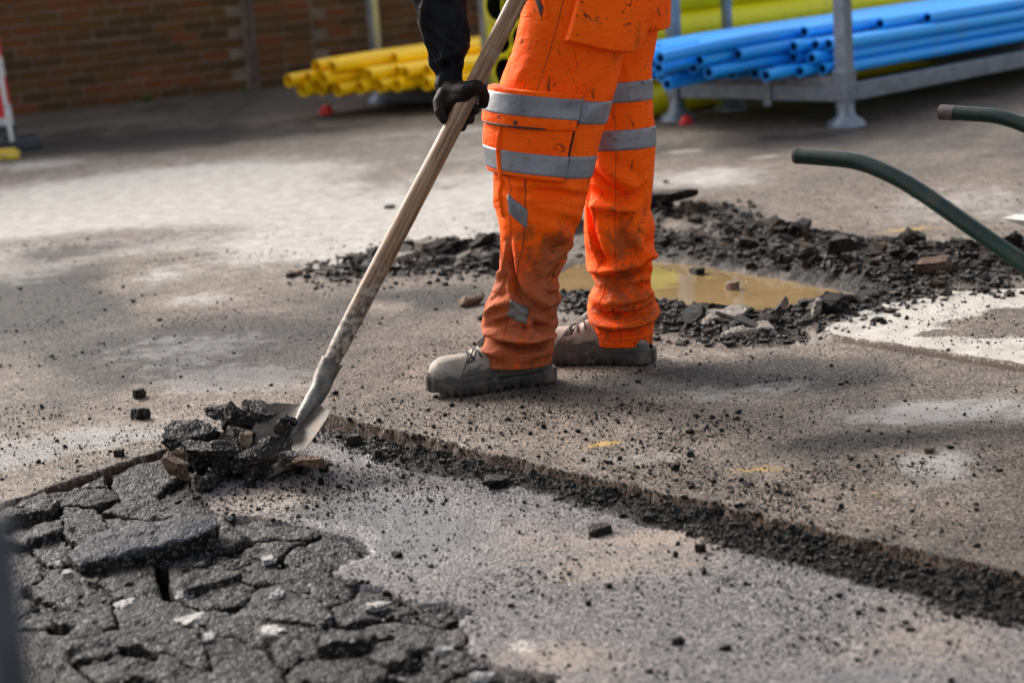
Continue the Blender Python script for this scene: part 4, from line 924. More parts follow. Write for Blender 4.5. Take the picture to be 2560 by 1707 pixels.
# ------------------------------------------------------------------ wheelbarrow
w1 = [Vector(p) for p in WB1]; off2 = Vector(WB2_0) - w1[0]; off2.z = .02
wb = tag(link('wheelbarrow', None, None, (1.15, 3.9, 0)), 'dark green tubular handles of a wheelbarrow reaching in from the right', 'wheelbarrow')
O = wb.location
dirn = (w1[3] - w1[2]).normalized()
tail = w1[3] + dirn * ((w1[3].z - .20) / -dirn.z)
tail2 = tail + Vector((dirn.x, dirn.y, 0)).normalized() * .30
path = smoothpath([w1[0], w1[0].lerp(w1[1], .5), w1[1], w1[1].lerp(w1[2], .6), w1[2].lerp(w1[3], .12), w1[2].lerp(w1[3], .5), w1[3], w1[3].lerp(tail, .5), tail, tail2], 3)
tr = .0165
fd = Vector((dirn.x, dirn.y, 0)).normalized(); sdv = Vector((off2.x, off2.y, 0)).normalized()
for k, of in enumerate((Vector(), off2)):
    h = part('handle', hollow([p + of - O for p in path], tr, tr * .86, 20), M['green'], wb, True, 60)
    g0 = path[0] + of - O; g1 = path[2] + of - O; dd = (g1 - g0).normalized(); L_ = .035 if k else .006
    part('bare_end', tube([g0 - dd * .0015, g0 + dd * L_], tr + .0008, 20), M['rust'], h, True, 60)
    j = w1[3] + of - O + dirn * .03
    part('leg', tube(smoothpath([j - dirn * .02 + Vector((0, 0, -.014)), j + dirn * .10 + Vector((0, 0, -.03)), j + dirn * .15 + Vector((0, 0, -.12)), Vector((j.x + dirn.x * .10, j.y + dirn.y * .10, .02))], 3), .013, 14), M['green'], wb, True, 60)
# tray, wheel and axle (outside the picture)
tc = Vector(WBTRAY)
rows = []
ax0 = w1[3] + fd * .12; 
c0 = tc + fd * .16 + RZ * .05
base = [(-.0, .0), (.85, .0)]
def tray_pt(a, b, z): return c0 + fd * a + sdv * b + Vector((0, 0, z - c0.z)) - O
ring = []
for (a0, a1, hw, z) in ((.02, .98, .31, tc.z), (.02, .98, .315, tc.z + .012), (-.004, 1.0, .325, tc.z + .004), (.03, .97, .305, tc.z - .01), (.18, .76, .20, .30)):
    ring.append([tray_pt(a0, -hw, z), tray_pt(a1, -hw * .8, z), tray_pt(a1, hw * .8, z), tray_pt(a0, hw, z)])
V = [p for r in ring for p in r]; F = [tuple(x) for x in grid_faces(len(ring), 4, True).tolist()] + [(16, 17, 18, 19)]
part('tray', (V, F), M['dirtywhite'], wb, False)
wc = tail2 + off2 * .5 + fd * .16; wc.z = .19
V, F = [], []
nseg, ns = 36, 10
for i in range(nseg):
    A = 2 * math.pi * i / nseg; rd = fd * math.cos(A) + RZ * math.sin(A)
    for k in range(ns):
        B_ = 2 * math.pi * k / ns; V.append(wc - O + rd * (.145 + .042 * math.cos(B_)) + sdv * .042 * math.sin(B_))
F = [(i * ns + k, i * ns + (k + 1) % ns, ((i + 1) % nseg) * ns + (k + 1) % ns, ((i + 1) % nseg) * ns + k) for i in range(nseg) for k in range(ns)]
wh = part('wheel', (V, F), M['rubber'], wb)
part('rim', tube([wc - O - sdv * .025, wc - O + sdv * .025], .115, 28), M['galv'], wh, True, 50)
part('axle', tube([wc - O - sdv * .28, wc - O + sdv * .28], .011, 12), M['galv'], wb, True, 50)

# ------------------------------------------------------------------ the worker
PL = Vector((.15, 5.02, 0))
person = tag(link('person', None, None, PL), 'person in orange hi-vis trousers and black jacket bending over a long shovel', 'person')
def wpart(name, vf, mat, parent, smooth=True, auto=None, me=None):
    """part given in world coordinates under an unrotated parent chain"""
    if me is None: me = mesh(name, vf[0], vf[1], (mat,), smooth)
    o = link(name, me, parent); root = parent
    off_ = root.location if root.parent is None else Vector()
    o.matrix_parent_inverse = Matrix.Translation(-off_)
    if auto is not None: me.set_sharp_from_angle(angle=R(auto))
    return o
class Leg:
    def __init__(s, rows, tilt, seed, near):
        A = np.array(rows)[::-1]; s.z = A[:, 0]; s.A = A; s.seed = seed; s.near = near; s.tilt = tilt
        zz = np.linspace(s.z[0], s.z[-1], 400); s.zz = zz
        def sm(c):
            q = np.interp(zz, s.z, c)
            k = np.exp(-np.linspace(-2, 2, 13) ** 2); k /= k.sum()
            return np.convolve(np.pad(q, 6, 'edge'), k, 'valid')
        s.cx, s.cy, s.rx = sm(A[:, 1]), sm(A[:, 2]), sm(A[:, 3])
    def folds(s, z, a):
        x, y = np.cos(a), np.sin(a); sd_ = s.seed
        def ridge(kx, kz, sl, q):
            w = .35 * vn(x * 1.5 + q, y * 1.5, z * 5, sd_ + q)
            n_ = vn(x * kx + q * 3.1, y * kx, z * kz + sl * x * 1.0 + sl * .6 * y + w, sd_ + 7 * q)
            n2 = vn(x * kx * 1.9 + q, y * kx * 1.9 + 5, z * kz * 1.8 + sl * 1.7 * x + w, sd_ + 11 * q)
            r = 1 - np.abs(n_) * 2.2; r = np.where(r > 0, r, r * .55)
            return r * .75 + (1 - np.abs(n2) * 2.2) * .25
        knee = np.exp(-((z - .46) / .10) ** 2); shin = sstep(.42, .28, z); ank = sstep(.27, .20, z) * sstep(.045, .09, z); thigh = sstep(.5, .62, z)
        d = (.0016 + .0022 * knee + .0026 * shin) * ridge(1.1, 9, 1.5, 1)
        d = d + (.0012 + .0022 * shin) * ridge(1.4, 7, -2.3, 2)
        d = d + .0016 * thigh * ridge(1.6, 3.5, 3.2, 3)
        deg = np.degrees(a) % 360
        for pts, w, h in s.lines:
            best = np.full(z.shape, 9.); t_ = np.zeros(z.shape); sgn = np.zeros(z.shape); m = len(pts) - 1
            for i in range(m):
                (a0, z0), (a1, z1) = pts[i], pts[i + 1]
                ex, ez = (a1 - a0) * .0016, z1 - z0; px, pz = (deg - a0) * .0016, z - z0
                tt = np.clip((px * ex + pz * ez) / (ex * ex + ez * ez + 1e-12), 0, 1)
                dx, dz = px - ex * tt, pz - ez * tt; dd = np.hypot(dx, dz); c = dd < best
                best = np.where(c, dd, best); t_ = np.where(c, (i + tt) / m, t_)
            tap = np.sin(np.clip(t_ * .86 + .07, 0, 1) * math.pi) ** .6
            q = best / (w * .85)
            d = d + 2.3 * h * (1 - .72 * np.abs(x) ** 5) * tap * (np.exp(-q * q) - .25 * np.exp(-((q - 2.1) / .8) ** 2))
        ph = .55 * np.cos(a - (4.4 if s.near else 5.2)) + .25 * vn(x * 1.6, y * 1.6, z * 3, sd_ + 50)
        st = np.sin(2 * math.pi * (z / .066 + ph)); st = np.where(st > 0, st ** .8 if False else np.abs(st) ** .9, -np.abs(st) ** 1.5 * .9)
        d = d + ank * .0030 * st * (.65 + .5 * vn(x * 1.3, y * 1.3, z * 9, sd_ + 60))
        # back-of-knee crease and the big swag above the hem
        bk = np.exp(-((np.angle(np.exp(1j * (a - 5.6)))) / .7) ** 2)
        d = d - .010 * bk * np.exp(-((z - (.36 if s.near else .40)) / .022) ** 2) + .007 * bk * np.exp(-((z - (.315 if s.near else .35)) / .03) ** 2)
        d = d * sstep(.02, .085, z - s.z[0] + .02)
        return d
    def P(s, z, a, off=0.0):
        z, a = np.broadcast_arrays(np.asarray(z, float), np.asarray(a, float))
        cx, cy, rx = (np.interp(z, s.zz, c) for c in (s.cx, s.cy, s.rx))
        ry = np.minimum(rx * .90, .104 if s.near else .100)
        d = s.folds(z, a) + off
        c, q = np.cos(a), np.sin(a); e = .86
        x = cx + np.sign(c) * np.abs(c) ** e * rx + c * d
        y = cy + np.sign(q) * np.abs(q) ** e * ry + q * d
        t = s.tilt * sstep(.10, .45, z) + .03
        return np.stack([x, y, z - t * (x - cx)], -1)
    def soil(s, z, a):
        x, y = np.cos(a), np.sin(a)
        b = sstep(.56, .16, z) * (1.05 if s.near else .55)
        b = b + .28 * np.exp(-((z - .40) / .10) ** 2) * sstep(-.2, .8, x) * (1 if s.near else .6)
        b = b + .22 * vn(x * 2 + s.seed, y * 2, z * 9, 3)
        return np.clip(b, 0, 1)
NEAR = Leg(LEG_NEAR, .125, 3, True); FAR = Leg(LEG_FAR, -.02, 91, False)
NEAR.lines = FOLDS_NEAR; FAR.lines = FOLDS_FAR
def soil_attr(o, arr):
    a = o.data.attributes.new('soil', 'FLOAT', 'POINT'); a.data.foreach_set('value', np.asarray(arr, np.float32).ravel())
def rings(leg, z0, z1, nz, na, inner=True):
    zs = np.linspace(z0, z1, nz); an = np.linspace(0, 2 * math.pi, na, endpoint=False)
    Z, A = np.meshgrid(zs, an, indexing='ij'); P = leg.P(Z, A); S = leg.soil(Z, A)
    P[0] -= 0; V = P.reshape(-1, 3); F = grid_faces(nz, na, True)[:, ::-1]
    # hem turned inside
    k = len(V); hem = []
    for off_, dz in ((-.004, .0), (-.006, .03)):
        hem.append(leg.P(np.full(na, z0 + .001), an, off_) + np.array([0, 0, dz]))
    V = np.concatenate([V] + hem); G = grid_faces(2, na, True) + k
    j = np.arange(na); j2 = (j + 1) % na
    H = np.stack([j, j2, k + j2, k + j], -1)
    F = np.concatenate([F, H[:, ::-1] if False else H, G])
    return V, F, np.concatenate([S.ravel(), np.full(2 * na, .9)])
v1, f1, s1 = rings(NEAR, NEAR.z[0], 1.0, 330, 150); v2, f2, s2 = rings(FAR, FAR.z[0], 1.0, 330, 132)
# seat of the trousers joining the two legs, above the picture
zs = np.linspace(.90, 1.14, 26); an = np.linspace(0, 2 * math.pi, 64, endpoint=False)
Z, A = np.meshgrid(zs, an, indexing='ij'); q = sstep(.90, 1.02, Z)
PX = .285 + np.cos(A) * (.10 + .075 * q) - .05 * (Z - 1.0); PY = 5.09 + np.sin(A) * (.10 + .085 * q)
v3 = np.stack([PX, PY, Z], -1).reshape(-1, 3); f3 = grid_faces(26, 64, True)[:, ::-1]
V = np.concatenate([v1, v2, v3]); F = np.concatenate([f1, f2 + len(v1), f3 + len(v1) + len(v2)])
trousers = wpart('trousers', None, None, person, me=mesh('trousers', V, F, (M['orange'],)))
soil_attr(trousers, np.concatenate([s1, s2, np.zeros(len(v3))]))
trousers['label'] = 'dirty orange hi-vis work trousers with silver bands'

def patch(name, leg, zt, zb, a0, a1, off, mat, parent, nz=24, na=40, edge=.10, rise=.0, shear=0.0, lip=.0006, curve=0.0):
    """cloth piece sewn on a leg: zt/zb top and bottom (pairs = left and right end), angles in degrees; shear lowers the right side"""
    zt = (zt, zt) if not isinstance(zt, tuple) else zt; zb = (zb, zb) if not isinstance(zb, tuple) else zb
    U, W = np.meshgrid(np.linspace(0, 1, na), np.linspace(0, 1, nz))
    top = zt[0] * (1 - U) + zt[1] * U; bot = zb[0] * (1 - U) + zb[1] * U - curve * np.sin(U * math.pi)
    Z = top + (bot - top) * W; A_ = np.radians(a0 + (a1 - a0) * U)
    b = np.minimum.reduce([U, 1 - U, W * (nz / na) ** 0, 1 - W]); e = np.sqrt(np.clip(b / edge, 0, 1))
    o_ = lip + (off - lip) * e + rise * W * np.clip(np.minimum(U, 1 - U) / .15, 0, 1)
    P = leg.P(Z, A_, o_).reshape(-1, 3)
    F = grid_faces(nz, na)
    # thickness skirt
    rim = np.concatenate([np.arange(na), np.arange(1, nz) * na + na - 1, np.arange(na * nz - 2, na * (nz - 1) - 1, -1), np.arange(nz - 2, 0, -1) * na])
    Pi = leg.P(Z, A_, -.003).reshape(-1, 3)[rim]; k = len(P); m = len(rim); j = np.arange(m)
    F = np.concatenate([F, np.stack([rim[j], k + j, k + (j + 1) % m, rim[(j + 1) % m]], -1)])
    ob = wpart(name, None, None, parent, me=mesh(name, np.concatenate([P, Pi]), F, (M[mat],)))
    soil_attr(ob, np.concatenate([leg.soil(Z, A_).ravel() + .12, np.full(m, .6)]))
    return ob
# reflective bands right round both legs
for leg, zr in ((NEAR, ((.724, .669), (.592, .538))), (FAR, ((.735, .683), (.6144, .5625)))):
    for zt, zb in zr:
        patch('reflective_band', leg, zt, zb, 181, 540.9, .0022, 'tape', trousers, 12, 150, .06)
        for q in (.10, .90): patch('stitch_line', leg, zt + (zb - zt) * q + .0006, zt + (zb - zt) * q - .0006, 185, 535, .0030, 'stitch', trousers, 2, 140, .4)
# cargo pocket, its flap and the bands over them
cp = patch('cargo_pocket', NEAR, (.690, .690), (.538, .528), 162, 290, .021, 'orange', trousers, 60, 90, .022)
patch('reflective_band', NEAR, (.596, .594), (.544, .542), 164, 289.3, .0228, 'tape', trousers, 16, 60, .02, lip=.0205)
patch('pocket_pleat', NEAR, .655, .530, 221, 227, .0300, 'orange', trousers, 40, 8, .4, lip=.02)
patch('pocket_flap', NEAR, (.735, .742), (.652, .655), 168, 291, .0275, 'orange', trousers, 50, 90, .022, curve=.006, lip=.004)
patch('reflective_band', NEAR, (.726, .731), (.675, .679), 169, 290.6, .0292, 'tape', trousers, 16, 60, .02, lip=.0265)
patch('flap_edge', NEAR, (.6555, .659), (.6515, .655), 170, 291, .0335, 'piping', trousers, 5, 60, .3, curve=.006)
patch('flap_toggle', NEAR, .672, .654, 238, 246, .0340, 'piping', trousers, 8, 8, .4)
for zt, zb, a0, a1 in ((.7375, .7362, 174, 289), (.664, .6628, 176, 288), (.536, .5348, 170, 288)):
    patch('stitch_line', NEAR, zt, zb, a0, a1, .0285 if zt > .6 else .0222, 'stitch', trousers, 2, 60, .4, lip=.02)
for zt, zb, a0, a1, of_s in ((.690, .530, 289.6, 290.8, .0195), (.741, .657, 290.6, 291.9, .0260), (.5365, .5325, 166, 290, .0150)):
    patch('pocket_edge', NEAR, zt, zb, a0, a1, of_s, 'piping', trousers, 30 if a1 - a0 < 3 else 4, 4 if a1 - a0 < 3 else 60, .4, lip=.004)
# slanted reflective patches, knee pocket, seams
patch('reflective_patch', NEAR, (.490, .455), (.442, .408), 227, 256, .0030, 'tape', trousers, 14, 14, .08)
patch('reflective_patch', NEAR, (.238, .216), (.196, .176), 250, 277, .0030, 'tape', trousers, 14, 14, .08)
patch('knee_pocket', NEAR, .530, (.440, .425), 186, 215, .0065, 'orange', trousers, 20, 16, .10)
patch('knee_patch', NEAR, .300, .245, 186, 222, .0045, 'orange', trousers, 16, 16, .10)
patch('knee_patch', FAR, .430, (.312, .300), 182, 232, .0050, 'orange', trousers, 24, 20, .08)
for leg, a0, a1, zt, zb in ((NEAR, 228, 229, .53, .075), (NEAR, 251, 252, .95, .07), (NEAR, 252.6, 253.3, .53, .07), (FAR, 262, 263.2, .68, .065), (FAR, 233, 234.2, .46, .07)):
    patch('seam', leg, zt, zb, a0, a1, .0016, 'stitch', trousers, 160, 4, .4)
for leg in (NEAR, FAR): patch('stitch_line', leg, leg.z[0] + .022, leg.z[0] + .0208, 181, 540, .0010, 'stitch', trousers, 2, 120, .4)
# holster pockets hanging at the seat, slanted front pocket
hp = patch('holster_pocket', NEAR, 1.0, (.858, .842), 262, 344, .036, 'orange', trousers, 60, 64, .05, curve=.010)
patch('stitch_line', NEAR, (.866, .850), (.8648, .8488), 268, 340, .0370, 'stitch', trousers, 2, 40, .4, curve=.010, lip=.03)
patch('holster_pocket', FAR, 1.0, .862, 296, 356, .032, 'orange', trousers, 40, 40, .06, curve=.008)
patch('pocket_opening', NEAR, (.975, .930), (.955, .905), 214, 232, .0012, 'piping', trousers, 14, 16, .3)
patch('pocket_edge', NEAR, (.985, .912), (.960, .898), 226, 240, .0050, 'orange', trousers, 14, 16, .2)

# boots
def boot(heel, toe, lab):
    heel, toe = Vector(heel), Vector(toe); d = toe - heel; L_ = d.length; k = L_ / .328
    b = tag(link('boot', None, person)); b.location = heel - PL; b.rotation_euler = (0, 0, math.atan2(d.y, d.x)); b['label'] = lab
    S = np.array([0, .004, .014, .04, .08, .11, .135, .16, .19, .215, .24, .265, .285, .302, .314, .321])
    Wd = np.array([.016, .026, .035, .040, .041, .041, .042, .044, .0475, .050, .0505, .049, .045, .037, .025, .010])
    Hh = np.array([.055, .070, .088, .108, .128, .140, .140, .126, .110, .101, .096, .092, .086, .076, .062, .048])
    ss = np.concatenate([np.linspace(0, .02, 8), np.linspace(.024, .29, 56), np.linspace(.293, .321, 14)])
    w = np.interp(ss, S, Wd); h = np.interp(ss, S, Hh)
    th = np.linspace(0, math.pi, 41)
    sg = np.sign(np.cos(th)); X = np.repeat(ss[:, None], 41, 1); z0 = .026
    spring = .016 * sstep(.22, .33, X)
    Yy = w[:, None] * sg * np.abs(np.cos(th)) ** .72 * (1 - .10 * np.sin(th)); Zz = z0 + (h[:, None] - z0) * np.sin(th) ** .62
    # creases over the ball, stitched cap line, folds at the tongue
    nx = fbm(X * 40, Yy * 40, Zz * 40, 61, 3)
    cr = -.0022 * np.exp(-((X - .222 - .12 * np.abs(Yy)) / .0035) ** 2) - .0018 * np.exp(-((X - .155 - .3 * (Zz - .1)) / .004) ** 2) * (Zz > .05) + .0016 * np.sin(X * 260) * np.exp(-((X - .19) / .03) ** 2) * np.sin(th) ** 2
    sc_ = 1 + (cr + .0016 * nx) / np.maximum(w[:, None], .02)
    X = X + (Zz - z0) * .34 * np.exp(-X / .05) * (X < .2)
    V = np.stack([X, Yy * sc_, z0 + (Zz - z0) * sc_ + spring], -1).reshape(-1, 3) * k
    F = grid_faces(len(ss), 41)
    m_ = mesh('upper', V, F, (M['boot'],)); up_ = link('upper', m_, b)
    # sole: outsole outline with lugs cut into its lower edge
    so = np.concatenate([np.linspace(-.004, .02, 8), np.linspace(.024, .29, 100), np.linspace(.293, .328, 16)])
    wo_ = np.interp(np.clip(so, 0, .321), S, Wd) + .0045; wo_[-6:] *= np.array([1, .97, .9, .78, .6, .3]); wo_[:2] *= .8
    ol = np.concatenate([np.column_stack([so, wo_]), np.column_stack([so[::-1], -wo_[::-1]])]); N_ = len(ol)
    lv = []
    lug = (np.sin(ol[:, 0] * 2 * math.pi / .021) > -.15)
    for zz, kk in ((.038, .90), (.035, .975), (.029, 1.015), (.021, 1.03), (.016, 1.02), (.009, 1.01), (.0, .975)):
        q = ol.copy(); q[:, 1] *= kk
        if zz <= .016: q[:, 1] *= np.where(lug, 1.0, .972)
        z_ = np.full(N_, zz)
        if zz == 0.0: z_ = np.where(lug, 0.0, .0055)
        arch = .006 * np.exp(-((ol[:, 0] - .125) / .03) ** 2) * (zz < .012)
        lv.append(np.column_stack([q, z_ + .016 * sstep(.22, .33, ol[:, 0]) + arch + (.004 * fbm(ol[:, 0] * 30, ol[:, 1] * 30, 0, 8, 3) if zz > .028 else 0) + .0012 * vn(q[:, 0] * 90, q[:, 1] * 90, zz * 200, 5)]))
    V = np.concatenate(lv) * k
    F = [tuple(x) for x in grid_faces(len(lv), N_, True).tolist()] + [tuple(range(N_)), tuple(range((len(lv) - 1) * N_, len(lv) * N_))[::-1]]
    so_ = part('sole', (V, F), M['sole'], b, True, 45)
    def on(s, a):
        w_, h_ = np.interp(s, S, Wd), np.interp(s, S, Hh); t = math.radians(a)
        return Vector((s, w_ * math.copysign(abs(math.cos(t)) ** .72, math.cos(t)) * (1 - .1 * math.sin(t)), z0 + (h_ - z0) * math.sin(t) ** .62 + .0025)) * k
    for s in (.150, .172, .192, .211): part('lace', tube([on(s, 40), on(s + .006, 65), on(s + .008, 90), on(s + .006, 115), on(s, 140)], .0024, 8), M['lace'], b)
    part('lace_bow', tube(smoothpath([on(.205, 90), on(.208, 70) + Vector((0, 0, .008)), on(.222, 52), on(.232, 38), on(.214, 42), on(.202, 68)], 2), .0018, 7), M['lace'], b)
    part('cap_seam', tube([on(.222 + .10 * (1 - math.sin(math.radians(a))) * .35, a) - Vector((0, 0, .001)) for a in range(14, 168, 11)], .0016, 6), M['lace'], b)
    part('side_seam', tube([on(s, 180 - 16 - 46 * q) - Vector((0, 0, .001)) for q, s in zip(np.linspace(0, 1, 10), np.linspace(.10, .165, 10))], .0015, 6), M['lace'], b)
    part('side_seam', tube([on(s, 16 + 46 * q) - Vector((0, 0, .001)) for q, s in zip(np.linspace(0, 1, 10), np.linspace(.10, .165, 10))], .0015, 6), M['lace'], b)
    for a in (12, 168):
        part('stitching', tube([on(s, a + (0 if a < 90 else 0)) for s in np.linspace(.03, .25, 14)], .0011, 6), M['lace'], b)
    part('tongue', tube([on(.12, 90), on(.15, 90), on(.19, 90)], [.022, .020, .012], 12, True, .3), M['boot'], b)
    return b
boot((.100, 4.962, 0), (-.222, 4.868, 0), 'near tan work boot caked with dark mud at the sole')
boot((.368, 5.078, 0), (.058, 5.178, 0), 'far tan work boot pointing away behind the near leg')

def remeshed(name, parts_, voxel, mat, parent, smooth_it=6):
    V, F = merge(*parts_)
    me = mesh(name + '_src', V, F); tmp = link('tmp', me)
    md = tmp.modifiers.new('r', 'REMESH'); md.mode = 'VOXEL'; md.voxel_size = voxel; md.use_smooth_shade = True
    ms = tmp.modifiers.new('s', 'SMOOTH'); ms.factor = .5; ms.iterations = smooth_it
    dg = bpy.context.evaluated_depsgraph_get(); out = bpy.data.meshes.new_from_object(tmp.evaluated_get(dg)); out.name = name
    bpy.data.objects.remove(tmp); out.materials.clear(); out.materials.append(mat)
    out.polygons.foreach_set('use_smooth', np.ones(len(out.polygons), bool))
    return wpart(name, None, None, parent, me=out)
def capsule(chain, n=16):
    """rounded tube through (x, y, z, r) points"""
    P = [Vector(c[:3]) for c in chain]; rr = [c[3] for c in chain]
    a, b = (P[0] - P[1]).normalized(), (P[-1] - P[-2]).normalized()
    pts = [P[0] + a * rr[0] * q for q in (.95, .8, .45)] + P + [P[-1] + b * rr[-1] * q for q in (.45, .8, .95)]
    rad = [rr[0] * q for q in (.3, .6, .9)] + rr + [rr[-1] * q for q in (.9, .6, .3)]
    return tube(pts, rad, n)
# sleeve of the near arm with its gathered folds
class Arm(Leg):
    def folds(s, z, a):
        x, y = np.cos(a), np.sin(a)
        w = .4 * vn(x * 1.5, y * 1.5, z * 8, 71)
        r1 = 1 - np.abs(vn(x * 1.2, y * 1.2, z * 24 + 2.0 * x + w, 72)) * 2.2
        r2 = 1 - np.abs(vn(x * 1.5, y * 1.5 + 3, z * 17 - 2.6 * x + w, 73)) * 2.2
        amp = .0075 * sstep(.80, .86, z) + .0015
        d = amp * (.65 * r1 + .45 * r2)
        return d + .006 * np.exp(-((z - .858 - .02 * x) / .012) ** 2) - .004 * np.exp(-((z - .832 - .02 * x) / .010) ** 2) + .003 * np.exp(-((z - .790) / .012) ** 2)
AR = Arm(ARM_ROWS, -.02, 5, True)
zs = np.linspace(AR.z[0], AR.z[-1], 150); an = np.linspace(0, 2 * math.pi, 90, endpoint=False)
Z, A = np.meshgrid(zs, an, indexing='ij'); P = AR.P(Z, A).reshape(-1, 3); F = grid_faces(150, 90, True)[:, ::-1]
sleeve = wpart('sleeve', None, None, person, me=mesh('sleeve', P, F, (M['black'],)))
sleeve['label'] = 'creased black jacket sleeve of the near arm'
glove = remeshed('glove', [capsule(c) for c in HAND.values()], .0026, M['glove'], person, 4)
glove['label'] = 'dark work glove gripping the shovel shaft'
# body, jacket and far arm: above the picture, but they stand in the light
sh_n, sh_f = (-.105, 4.84, 1.40), (-.06, 5.17, 1.40)
top = SHAFT[-1]
jacket = remeshed('jacket', [capsule([(.29, 5.09, 1.06, .165), (.20, 5.07, 1.18, .165), (.07, 5.03, 1.30, .16), (-.04, 5.01, 1.38, .14)], 24),
                             capsule([sh_n + (.085,), (-.07, 5.0, 1.40, .12), sh_f + (.085,)], 20),
                             capsule([sh_n + (.078,), (-.118, 4.80, 1.25, .072), (-.119, 4.78, 1.09, .066)], 18),
                             capsule([sh_f + (.078,), (.10, 5.22, 1.22, .062), (.19, 5.06, 1.12, .052), (.20, 4.88, 1.16, .042)], 18),
                             capsule([(-.10, 5.0, 1.44, .075), (-.16, 4.99, 1.50, .065)], 16)], .010, M['black'], person, 5)
remeshed('glove', [capsule([(.20, 4.86, 1.165, .03), (.20, 4.81, 1.185, .034)]), capsule([(.185, 4.775, 1.19, .014), (.20, 4.765, 1.16, .013), (.22, 4.785, 1.145, .012)]),
                   capsule([(.20, 4.772, 1.21, .014), (.216, 4.763, 1.18, .013), (.235, 4.785, 1.165, .012)]), capsule([(.175, 4.78, 1.17, .014), (.185, 4.77, 1.14, .013), (.205, 4.79, 1.125, .012)]),
                   capsule([(.165, 4.79, 1.15, .013), (.172, 4.78, 1.122, .012), (.19, 4.80, 1.11, .011)]), capsule([(.18, 4.83, 1.2, .016), (.175, 4.80, 1.22, .014), (.19, 4.785, 1.235, .012)])], .004, M['glove'], person, 3)
hd = Vector((-.265, 4.985, 1.585))
body = remeshed('body', [capsule([tuple(hd + Vector((.035, 0, .045))) + (.088,), tuple(hd + Vector((-.02, 0, -.015))) + (.080,), tuple(hd + Vector((-.055, 0, -.075))) + (.052,)], 24),
                         capsule([(-.05, 5.0, 1.40, .055), (-.17, 4.99, 1.50, .056), tuple(hd) + (.06,)], 18),
                         capsule([tuple(hd + Vector((-.098, 0, -.020))) + (.014,), tuple(hd + Vector((-.118, 0, -.050))) + (.017,)], 10),
                         capsule([tuple(hd + Vector((.02, -.088, -.005))) + (.014,), tuple(hd + Vector((.01, -.092, -.04))) + (.012,)], 10),
                         capsule([tuple(hd + Vector((.02, .088, -.005))) + (.014,), tuple(hd + Vector((.01, .092, -.04))) + (.012,)], 10),
                         capsule([tuple(hd + Vector((-.10, -.03, -.085))) + (.010,), tuple(hd + Vector((-.108, 0, -.088))) + (.011,), tuple(hd + Vector((-.10, .03, -.085))) + (.010,)], 10),
                         capsule([(.25, 5.08, 1.0, .11), (.10, 5.03, 1.25, .11), (-.04, 5.0, 1.40, .09)], 18)], .006, M['skin'], person, 4)
hr = remeshed('hair', [capsule([tuple(hd + Vector((.055, 0, .065))) + (.088,), tuple(hd + Vector((.02, 0, .075))) + (.082,)], 20)], .008, M['hair'], person, 2)
for s in (-1, 1):
    wpart('eye', capsule([tuple(hd + Vector((-.092, .034 * s - .006, .004))) + (.010,), tuple(hd + Vector((-.092, .034 * s + .006, .004))) + (.010,)], 10), M['white'], body)

# ------------------------------------------------------------------ long-handled shovel
SP = [Vector(p) for p in SHAFT]
sv = tag(link('shovel', None, None, (-.47, 4.47, 0)), 'long round wooden shovel with a dirty steel blade pushed into broken asphalt', 'shovel')
ax = (SP[3] - SP[0]).normalized(); Lh = (SP[-1] - SP[0]).length
rg = random.Random(4); pts = []; rad = []
for i in range(61):
    t = -.03 + (Lh + .03) * i / 60
    pts.append(Vector((.0016 * math.sin(t * 7), .0012 * math.sin(t * 5 + 1), t))); rad.append(.0222 + .0010 * math.sin(t * 6) - .0035 * max(0, .06 - t) / .06)
pts.append(Vector((0, 0, Lh + .006))); rad.append(.012)
me = mesh('shaft', *tube(pts, rad, 28), (M['wood'],)); so_ = link('shaft', me, sv, SP[0] - sv.location, ax.to_track_quat('Z', 'Y').to_euler())
SHO, TIP = Vector(BL_SH), Vector(BL_TIP)
TIP = SHO + (TIP - SHO) * 1.30
ba = (TIP - SHO).normalized(); BLn = (TIP - SHO).length
lat = Vector(BL_R) - Vector(BL_L); lat = (lat - ba * lat.dot(ba)).normalized(); bn = lat.cross(ba)
if bn.z < 0: bn = -bn
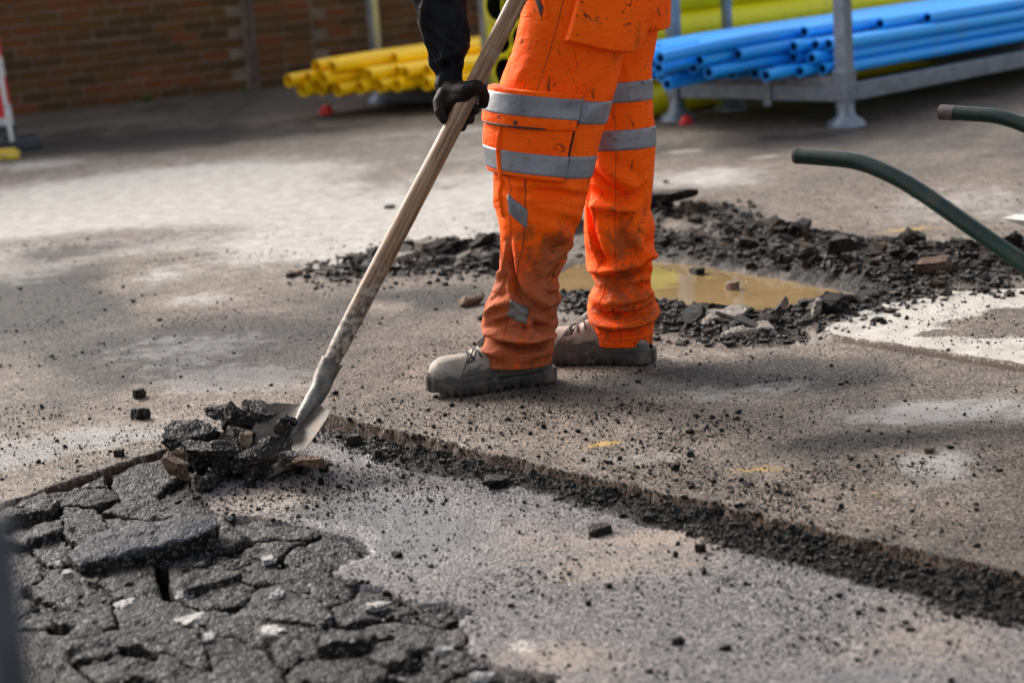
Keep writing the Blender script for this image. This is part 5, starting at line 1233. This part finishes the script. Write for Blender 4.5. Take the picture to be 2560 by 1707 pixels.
vs_ = np.concatenate([np.linspace(0, .10, 10), np.linspace(.12, 1, 40)])
hw = np.interp(vs_, [0, .02, .06, .12, .25, .5, .7, .85, .94, 1], [.060, .074, .086, .093, .097, .096, .086, .066, .042, .008])
us = np.linspace(-1, 1, 41); th_ = .0022
def blade_pt(u, v, w, side):
    ridge = .013 * math.exp(-(u * w / .022) ** 2) * max(0.0, 1 - v / .55)
    dish = .040 * (abs(u) * w / .11) ** 2 * (1 - .35 * v) + .012 * v * v
    lip = .010 * max(0.0, 1 - v / .06) * min(1, abs(u) * 3) * (-1)
    p = SHO + ba * (v * BLn - (.030 * abs(u) ** 3 if False else 0)) + lat * (u * w) + bn * (dish + ridge + lip * 0 + side * th_)
    return p - ba * (.022 * (1 - abs(u)) * 0) + ba * (.020 * (u * u) * max(0.0, 1 - v / .2))
V = [blade_pt(u, v, w, s) for s in (1, 0) for v, w in zip(vs_, hw) for u in us]
G = grid_faces(len(vs_), 41).tolist(); k = len(vs_) * 41
F = [tuple(f) for f in G] + [tuple(k + i for i in reversed(f)) for f in G]
per = list(range(41)) + [i * 41 + 40 for i in range(1, len(vs_))] + [k - 1 - i for i in range(1, 41)] + [i * 41 for i in range(len(vs_) - 2, 0, -1)]
F += [(per[i], k + per[i], k + per[(i + 1) % len(per)], per[(i + 1) % len(per)]) for i in range(len(per))]
o0 = sv.location
blade = part('blade', ([p - o0 for p in V], F), M['blade'], sv, True, 50)
sk = [SP[0] + ax * .012, SP[0] - ax * .03, SP[0].lerp(SHO, .55), SHO + bn * .010, SHO + ba * BLn * .22 + bn * .008, SHO + ba * BLn * .45 + bn * .003]
skp = smoothpath(sk, 2); n = len(skp)
rr = np.interp(np.linspace(0, 1, n), [0, .1, .35, .6, .8, 1], [.0255, .0255, .0240, .020, .013, .003])
part('socket', tube([p - o0 for p in skp], [float(x) for x in rr], 24), M['socket'], sv, True, 60)
part('collar', tube([SP[0] + ax * .006 - o0, SP[0] + ax * .016 - o0], .0266, 24), M['socket'], sv, True, 60)
